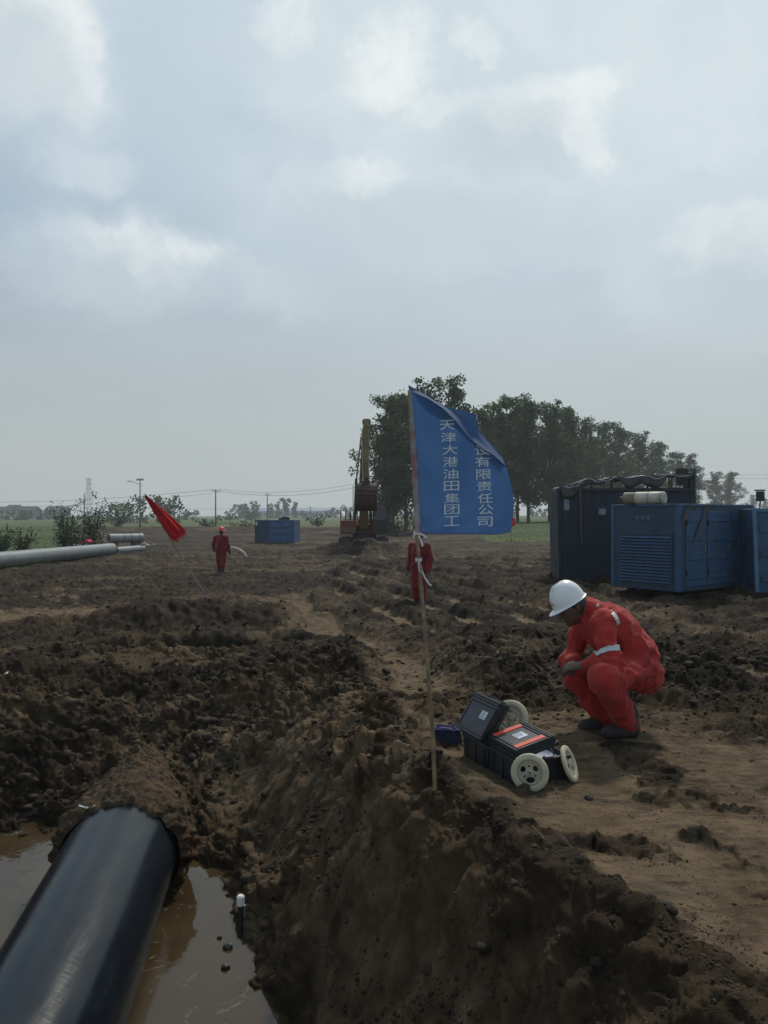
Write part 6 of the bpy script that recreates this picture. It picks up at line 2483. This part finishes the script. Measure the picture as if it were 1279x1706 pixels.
for (px, D, H, Wd, seed, lab) in ((108, 44, 2.9, 2.0, 1, 'taller loose shrub left of centre pair, in front of the far houses'),
                                  (152, 46, 3.1, 2.0, 2, 'tall airy shrub nearest the pipe stack on the left'),
                                  (128, 43, 1.8, 2.4, 3, 'low bushy shrub filling the gap between the two airy shrubs'),
                                  (2, 40, 1.7, 2.2, 4, 'leafy shrub cut by the left frame edge behind the long pipe'),
                                  (36, 41, 1.5, 1.8, 5, 'low shrub second from the left frame edge'),
                                  (-30, 38, 1.6, 2.2, 6, 'shrub just outside the left of the picture'),
                                  (280, 190, 6.5, 6, 7, 'dark rounded tree behind the furled red flag'),
                                  (196, 120, 2.6, 4, 8, 'low bush on the field behind the solar lamp'),
                                  (345, 110, 1.8, 4.5, 9, 'low scrub on the field edge left of the walking worker'),
                                  (405, 105, 1.6, 5.5, 10, 'low scrub behind the walking worker on the field edge'),
                                  (530, 130, 2.8, 7, 11, 'scrub on the bank left of the excavator'),
                                  (660, 88, 2.4, 6, 12, 'dark undergrowth below the poplars right of the excavator'),
                                  (700, 92, 2.2, 6, 13, 'dark undergrowth below the poplars behind the banner pole')):
    if px < -20:
        continue
    big = H > 5
    o = shrub(seed, H, Wd, 'small_tree' if big else 'shrub', per=(150 if D < 60 else (60 if not big else 30)), leaf=(.11 if D < 60 else (.26 if not big else .5)))
    x = (px - HX) / F * D
    o.location = (x, D, hs(x, D) - .03)
    tag(o, lab, 'tree' if big else 'shrub')


def woodland(name, label, px0, px1, D, H, seed, leaf, dens, hvar=.35, thick=10):
    r = np.random.default_rng(seed)
    cl = []
    x0, x1 = (px0 - HX) / F * D, (px1 - HX) / F * D
    n = int(abs(x1 - x0) / 2.0 * dens)
    for k in range(n):
        x = r.uniform(x0, x1)
        t = (x - x0) / (x1 - x0)
        env = min(1, min(t, 1 - t) * 7 + .35)
        hh = H * env * (1 - hvar + hvar * (0.5 + 0.5 * math.sin(x * .21 + seed) * math.sin(x * .083 + 1)) + r.uniform(-.08, .08))
        for z in np.arange(.8, hh, 1.9):
            cl.append(((x + r.normal() * .8, D + r.uniform(0, thick), z), r.uniform(1.2, 2.0)))
    o = leaf_cloud(name, cl, 9, leaf, M_LEAF, None, seed)
    tag(o, label, 'woodland', kind='stuff')
    return o


woodland('woodland', 'dark distant grove behind the left shrubs and solar lamp', 168, 290, 210, 7.0, 2, .9, 2.0, .15)
woodland('woodland', 'pale hazy line of far trees above the small blue container', 375, 505, 520, 12.5, 3, 1.5, .8, .35, 16)
woodland('woodland', 'low blurred far trees left of the excavator', 515, 590, 560, 8.0, 5, 1.5, .5, .5, 14)
woodland('woodland', 'low far hedge beyond the green fields on the left', 285, 440, 330, 4.2, 6, 1.0, 1.0, .5, 10)
woodland('woodland', 'low far trees among the distant houses on the left', 0, 175, 330, 5.0, 7, 1.1, .8, .6, 10)
woodland('woodland', 'low blurred trees on the horizon below the poplars', 590, 960, 420, 6.0, 8, 1.4, .45, .5, 14)
woodland('woodland', 'low blurred trees on the horizon at the right edge', 1000, 1400, 620, 9.0, 9, 1.8, .4, .5, 14)


# grass fringe and weeds along the field edge, as small upright blades
def fringe():
    r = np.random.default_rng(3)
    n = 26000
    yy = r.uniform(50, 108, n)
    xx = yy * r.uniform(-.62, .62, n)
    h, dry, grass, sm_, sl, _b = terrain(xx, yy)
    yn = ss(.3, .6, grass) * (r.random(n) < .9)
    k = yn > .5
    xx, yy, h = xx[k], yy[k], h[k]
    n = len(xx)
    s = r.uniform(.04, .11, n)
    a = r.uniform(0, 6.28, n)
    w_ = s * .5
    dx, dy = np.cos(a) * w_, np.sin(a) * w_
    lx, ly = r.normal(size=n) * s * .3, r.normal(size=n) * s * .3
    V = np.stack([np.stack([xx - dx, yy - dy, h - .02], -1), np.stack([xx + dx, yy + dy, h - .02], -1), np.stack([xx + lx, yy + ly, h + s], -1)], 1).reshape(-1, 3)
    o = raw('grass_tufts', V, np.arange(n * 3).reshape(n, 3), mat('tuft_green', (.095, .125, .048), .85, var=.35, vscale=.6, spec=.1))
    tag(o, 'rough grass tufts along the edges of the green fields', 'grass', kind='stuff')


fringe()

# ------------------------------------------------------------------ far structures
M_CONC = mat('pole_concrete', (.15, .15, .15), .8)


def pole_obj(px, D, top_py, name, label, cross=True, rad=.11, group=None, lean=0.0):
    x = (px - HX) / F * D
    H = EYE + (HY - top_py) / F * D
    root = empty(name, (x, D, 0), label=label, cat='utility pole', group=group)
    MB().tube([(0, 0, -.2), (lean * .5, 0, H * .5), (lean, 0, H)], [rad * 1.25, rad, rad * .75], 10).build('post', M_CONC, root, smooth=True)
    if cross:
        mb = MB().box((lean, 0, H - .35), (1.7, .10, .10))
        mb.build('crossarm', M_DARK, root)
        mb = MB()
        for q in (-.7, 0, .7):
            mb.tube([(lean + q, 0, H - .3), (lean + q, 0, H - .08)], .05, 8)
        mb.build_each('insulator', M_CONC, root)
    return Vector((x + lean, D, H - .1))


pt1 = pole_obj(140, 160, 822, 'utility_pole', 'thin utility pole just left of the lattice tower', False)
pt2 = pole_obj(359, 150, 815, 'utility_pole', 'utility pole standing in the field above the walking worker', True, .13)
pt3 = pole_obj(445, 230, 822, 'utility_pole', 'utility pole with a tee top in front of the pale far trees', True, .16)
pt4 = pole_obj(588, 140, 808, 'utility_pole', 'plain pole beside the left of the excavator boom', False, .08)
pole_obj(424, 260, 838, 'utility_pole', 'short thin pole left of the tee topped pole in the far trees', False, .12)
pole_obj(517, 300, 844, 'utility_pole', 'small far pole between the pale trees and the excavator', True, .15)
pole_obj(299, 260, 848, 'utility_pole', 'short far pole right of the furled red flag', False, .12)


def wire(a, b, sag, label, rad=.028):
    pts = []
    for k in range(25):
        t = k / 24
        p = a.lerp(b, t)
        p.z -= sag * 4 * t * (1 - t)
        pts.append(p)
    o = MB().tube(pts, rad, 5).build('power_line', mat('wire_dark', (.05, .05, .055), .6), None, smooth=True)
    tag(o, label, 'power line', 'power lines across the horizon')


offL = P(-120, 836, 170)
wire(offL + Z * .1, pt2 + Vector((-.7, 0, 0)), 1.0, 'upper power line running from the left edge to the field pole')
wire(offL + Vector((0, 0, -1.3)), pt2 + Vector((.7, 0, -.5)), 1.1, 'lower power line running from the left edge to the field pole', .022)
wire(pt2 + Vector((-.7, 0, 0)), P(596, 811, 140), 1.35, 'lower power line sagging from the field pole to the excavator')
wire(pt2 + Vector((.7, 0, .1)), P(596, 805, 140), 1.1, 'upper power line sagging from the field pole to the excavator', .022)
wire(P(120, 846, 300), P(700, 842, 300), .8, 'far faint power line just above the horizon trees', .035)
wire(P(990, 780, 150), P(1400, 788, 150), .8, 'upper power line on the right above the containers', .022)
wire(P(990, 786, 150), P(1400, 794, 150), .8, 'lower power line on the right above the containers', .022)


def tower():
    D = 560.0
    x = (147.5 - HX) / F * D
    H = EYE + (HY - 797) / F * D
    root = empty('lattice_tower', (x, D, 0), label='tall hazy steel lattice tower on the left horizon', cat='tower')
    mb = MB()
    b0, b1 = 2.6, 1.2
    lv = np.linspace(0, 1, 9)
    w_ = lambda t: b0 + (b1 - b0) * min(1, t * 1.2)
    for i in range(8):
        t0, t1 = lv[i], lv[i + 1]
        z0, z1, w0, w1 = H * t0, H * t1, w_(t0), w_(t1)
        for (sx, sy) in ((-1, -1), (1, -1), (1, 1), (-1, 1)):
            mb.bar((sx * w0, sy * w0, z0), (sx * w1, sy * w1, z1), .15)
        for s_ in (-1, 1):
            mb.bar((-w0, s_ * w0, z0), (w1, s_ * w1, z1), .13)
            mb.bar((w0, s_ * w0, z0), (-w1, s_ * w1, z1), .13)
            mb.bar((-w1, s_ * w1, z1), (w1, s_ * w1, z1), .13)
    mb.build('lattice', M_CONC, root)
    mb = MB()
    for s_ in (-1, 1):
        mb.bar((0, 0, H * .96), (s_ * 2.4, 0, H * 1.0), .2)
        mb.bar((0, 0, H * .86), (s_ * 2.2, 0, H * .86), .2)
    mb.build('crossarm', M_CONC, root)


tower()


def solar_lamp():
    D = 100.0
    x = (233 - HX) / F * D
    H = EYE + (HY - 801) / F * D
    root = empty('solar_street_lamp', (x, D, .05), label='solar street lamp with panel on top and one arm reaching left', cat='street lamp')
    g = mat('lamp_pole_grey', (.13, .14, .14), .6)
    MB().tube([(0, 0, -.2), (0, 0, .9)], .12, 12).build('base_sleeve', M_DARK, root, smooth=True)
    MB().tube([(0, 0, .9), (0, 0, H)], [.09, .055], 12).build('post', g, root, smooth=True)
    MB().tube([(0, 0, H - .55), (-.7, 0, H - .25), (-1.15, 0, H - .12)], .035, 8).build('arm', g, root, smooth=True)
    MB().box((-1.35, 0, H - .10), (.55, .24, .09), Matrix.Rotation(.12, 3, 'Y')).build('lamp_head', M_DARK, root, bevel=.02)
    MB().box((0.0, 0, H + .12), (.95, .65, .05), Matrix.Rotation(R(22), 3, 'X')).build('solar_panel', mat('solar_dark', (.02, .025, .045), .3), root)
    MB().tube([(0, 0, H), (0, 0, H + .12)], .03, 8).build('bracket', g, root)
    MB().tube([(.12, 0, H - .9), (.22, 0, H - .6), (.16, 0, H - .3)], .02, 6).build('cable', M_DARK, root, smooth=True)
    MB().box((.10, 0, 1.55), (.22, .2, .45)).build('control_box', g, root)


solar_lamp()


def house(px, D, w_, d_, h, label, wall_m, rot=0.0, storeys=2):
    x = (px - HX) / F * D
    root = empty('village_house', (x, D, 0), rot, label=label, cat='house')
    wall_h = h * .68
    MB().box((0, 0, wall_h / 2), (w_, d_, wall_h)).build('wall', wall_m, root)
    e = .5
    vs = [(-w_ / 2 - e, -d_ / 2 - e, wall_h + .02), (w_ / 2 + e, -d_ / 2 - e, wall_h + .02), (w_ / 2 + e, d_ / 2 + e, wall_h + .02), (-w_ / 2 - e, d_ / 2 + e, wall_h + .02),
          (-w_ / 2 - e * .2, 0, h), (w_ / 2 + e * .2, 0, h)]
    fs = [(0, 1, 5, 4), (2, 3, 4, 5), (1, 2, 5), (3, 0, 4), (3, 2, 1, 0)]
    raw('roof', vs, fs, mat('roof_tiles', (.035, .038, .045), .8, var=.2, vscale=1), root)
    n = max(2, int(w_ / 3))
    for s_ in range(storeys):
        for k in range(n):
            wx = -w_ / 2 + w_ * (k + .5) / n
            zc = wall_h * (s_ + .55) / storeys
            f = MB().box((wx, -d_ / 2 - .03, zc), (1.3, .06, 1.3)).build('window', mat('window_dark', (.03, .035, .045), .3), root)
            MB().box((wx, -d_ / 2 - .08, zc - .72), (1.5, .14, .10)).build('sill', wall_m, f)


M_WALL = mat('house_render', (.30, .31, .32), .85, var=.15, vscale=.6)
M_WALL2 = mat('house_grey', (.11, .115, .125), .85, var=.15, vscale=.6)
house(10, 400, 9, 9, 6.6, 'white walled house with dark roof at the far left edge', M_WALL)
house(44, 420, 12, 10, 7.0, 'grey two storey house second from the far left', M_WALL2)
house(24, 450, 7, 8, 8.2, 'narrow dark house between the white and the grey house', M_WALL2)
house(96, 430, 11, 9, 7.0, 'dark roofed house behind the tall left shrub', M_WALL2)
house(72, 560, 10, 9, 5.5, 'low far house between the grey house and the shrubs', M_WALL, storeys=1)


def factory():
    D = 640.0
    x0, x1 = (405 - HX) / F * D, (562 - HX) / F * D
    root = empty('factory_building', ((x0 + x1) / 2, D, 0), label='long low pale factory with a blue roof on the horizon', cat='building')
    L = x1 - x0
    MB().box((0, 0, 2.6), (L, 18, 5.2)).build('wall', mat('factory_wall', (.34, .36, .38), .8), root)
    vs = [(-L / 2 - 1, -10, 5.25), (L / 2 + 1, -10, 5.25), (L / 2 + 1, 10, 5.25), (-L / 2 - 1, 10, 5.25), (-L / 2 - 1, 0, 7.6), (L / 2 + 1, 0, 7.6)]
    raw('roof', vs, [(0, 1, 5, 4), (2, 3, 4, 5), (1, 2, 5), (3, 0, 4), (3, 2, 1, 0)], mat('factory_roof', (.10, .17, .26), .5), root)
    for k in range(14):
        MB().box((-L / 2 + L * (k + .5) / 14, -9.05, 2.8), (3.0, .1, 1.6)).build('window', mat('window_dark', (0, 0, 0)), root)


factory()


# tiny red pennant seen at the right edge of the banner
def pennant():
    D = 58.0
    p = P(852, 884, D)
    root = empty('pennant', (p.x, D, hs(p.x, D)), label='small red pennant on a stick at the grass edge right of the banner', cat='flag')
    h = EYE + (HY - 862) / F * D - p.z + 0
    MB().tube([(-.04, 0, 0), (-.04, 0, 2.05)], .02, 6).build('stick', M_RUST, root, smooth=True)
    n = 10
    vs = []
    for i in range(n + 1):
        for j in range(7):
            t, s = i / n, j / 6
            vs.append((-.02 - .20 * t * 0 + .30 * t, .06 * math.sin(t * 7 + s * 3), 1.95 - s * .75 * (1 - .3 * t) - .12 * t))
    idx = np.arange((n + 1) * 7).reshape(n + 1, 7)
    q = np.stack([idx[:-1, :-1], idx[1:, :-1], idx[1:, 1:], idx[:-1, 1:]], -1).reshape(-1, 4)
    o = raw('cloth', vs, q, mat('flag_red', (0, 0, 0)), root, smooth=True)
    o.modifiers.new('thick', 'SOLIDIFY').thickness = .01


pennant()

# straw bits on bank
r = np.random.default_rng(8)
mb = MB()
cnt = 0
while cnt < 90:
    y = float(np.exp(r.uniform(math.log(2.6), math.log(9))))
    x = y * r.uniform(-.45, .5)
    h, dry, g_, sm_, sl, _b = terrain(np.array([x]), np.array([y]))
    if h[0] < WATER_Z + .05:
        continue
    a = r.uniform(0, 6.28)
    L = r.uniform(.02, .08)
    p = Vector((x, y, h[0] + .008))
    q = p + Vector((math.cos(a) * L, math.sin(a) * L, r.uniform(0, .03)))
    mb.tube([p, (p + q) / 2 + Vector((0, 0, .004)), q], .0014, 5)
    cnt += 1
tag(mb.build('straw', mat('straw_mat', (.22, .17, .10), .8), None), 'scattered dry straw and root bits on the soil', 'straw', kind='stuff')

# ------------------------------------------------------------------ haze
hm = bpy.data.materials.new('haze_air')
hm.use_nodes = True
hm.node_tree.nodes.clear()
ho = hm.node_tree.nodes.new('ShaderNodeOutputMaterial')
pv = hm.node_tree.nodes.new('ShaderNodeVolumePrincipled')
pv.inputs['Color'].default_value = (0.95, 0.98, 1.0, 1)
pv.inputs['Density'].default_value = 0.00055
pv.inputs['Anisotropy'].default_value = 0.2
hm.node_tree.links.new(pv.outputs[0], ho.inputs['Volume'])
hb = MB().frame(Vector((-4700, -30, -2.5)), Vector((9400, 0, 0)), Vector((0, 1560, 0)), Vector((0, 0, 40)))
hz_o = hb.build('haze', hm, None)
tag(hz_o, 'thin even haze in the air over the site', 'haze', kind='stuff')
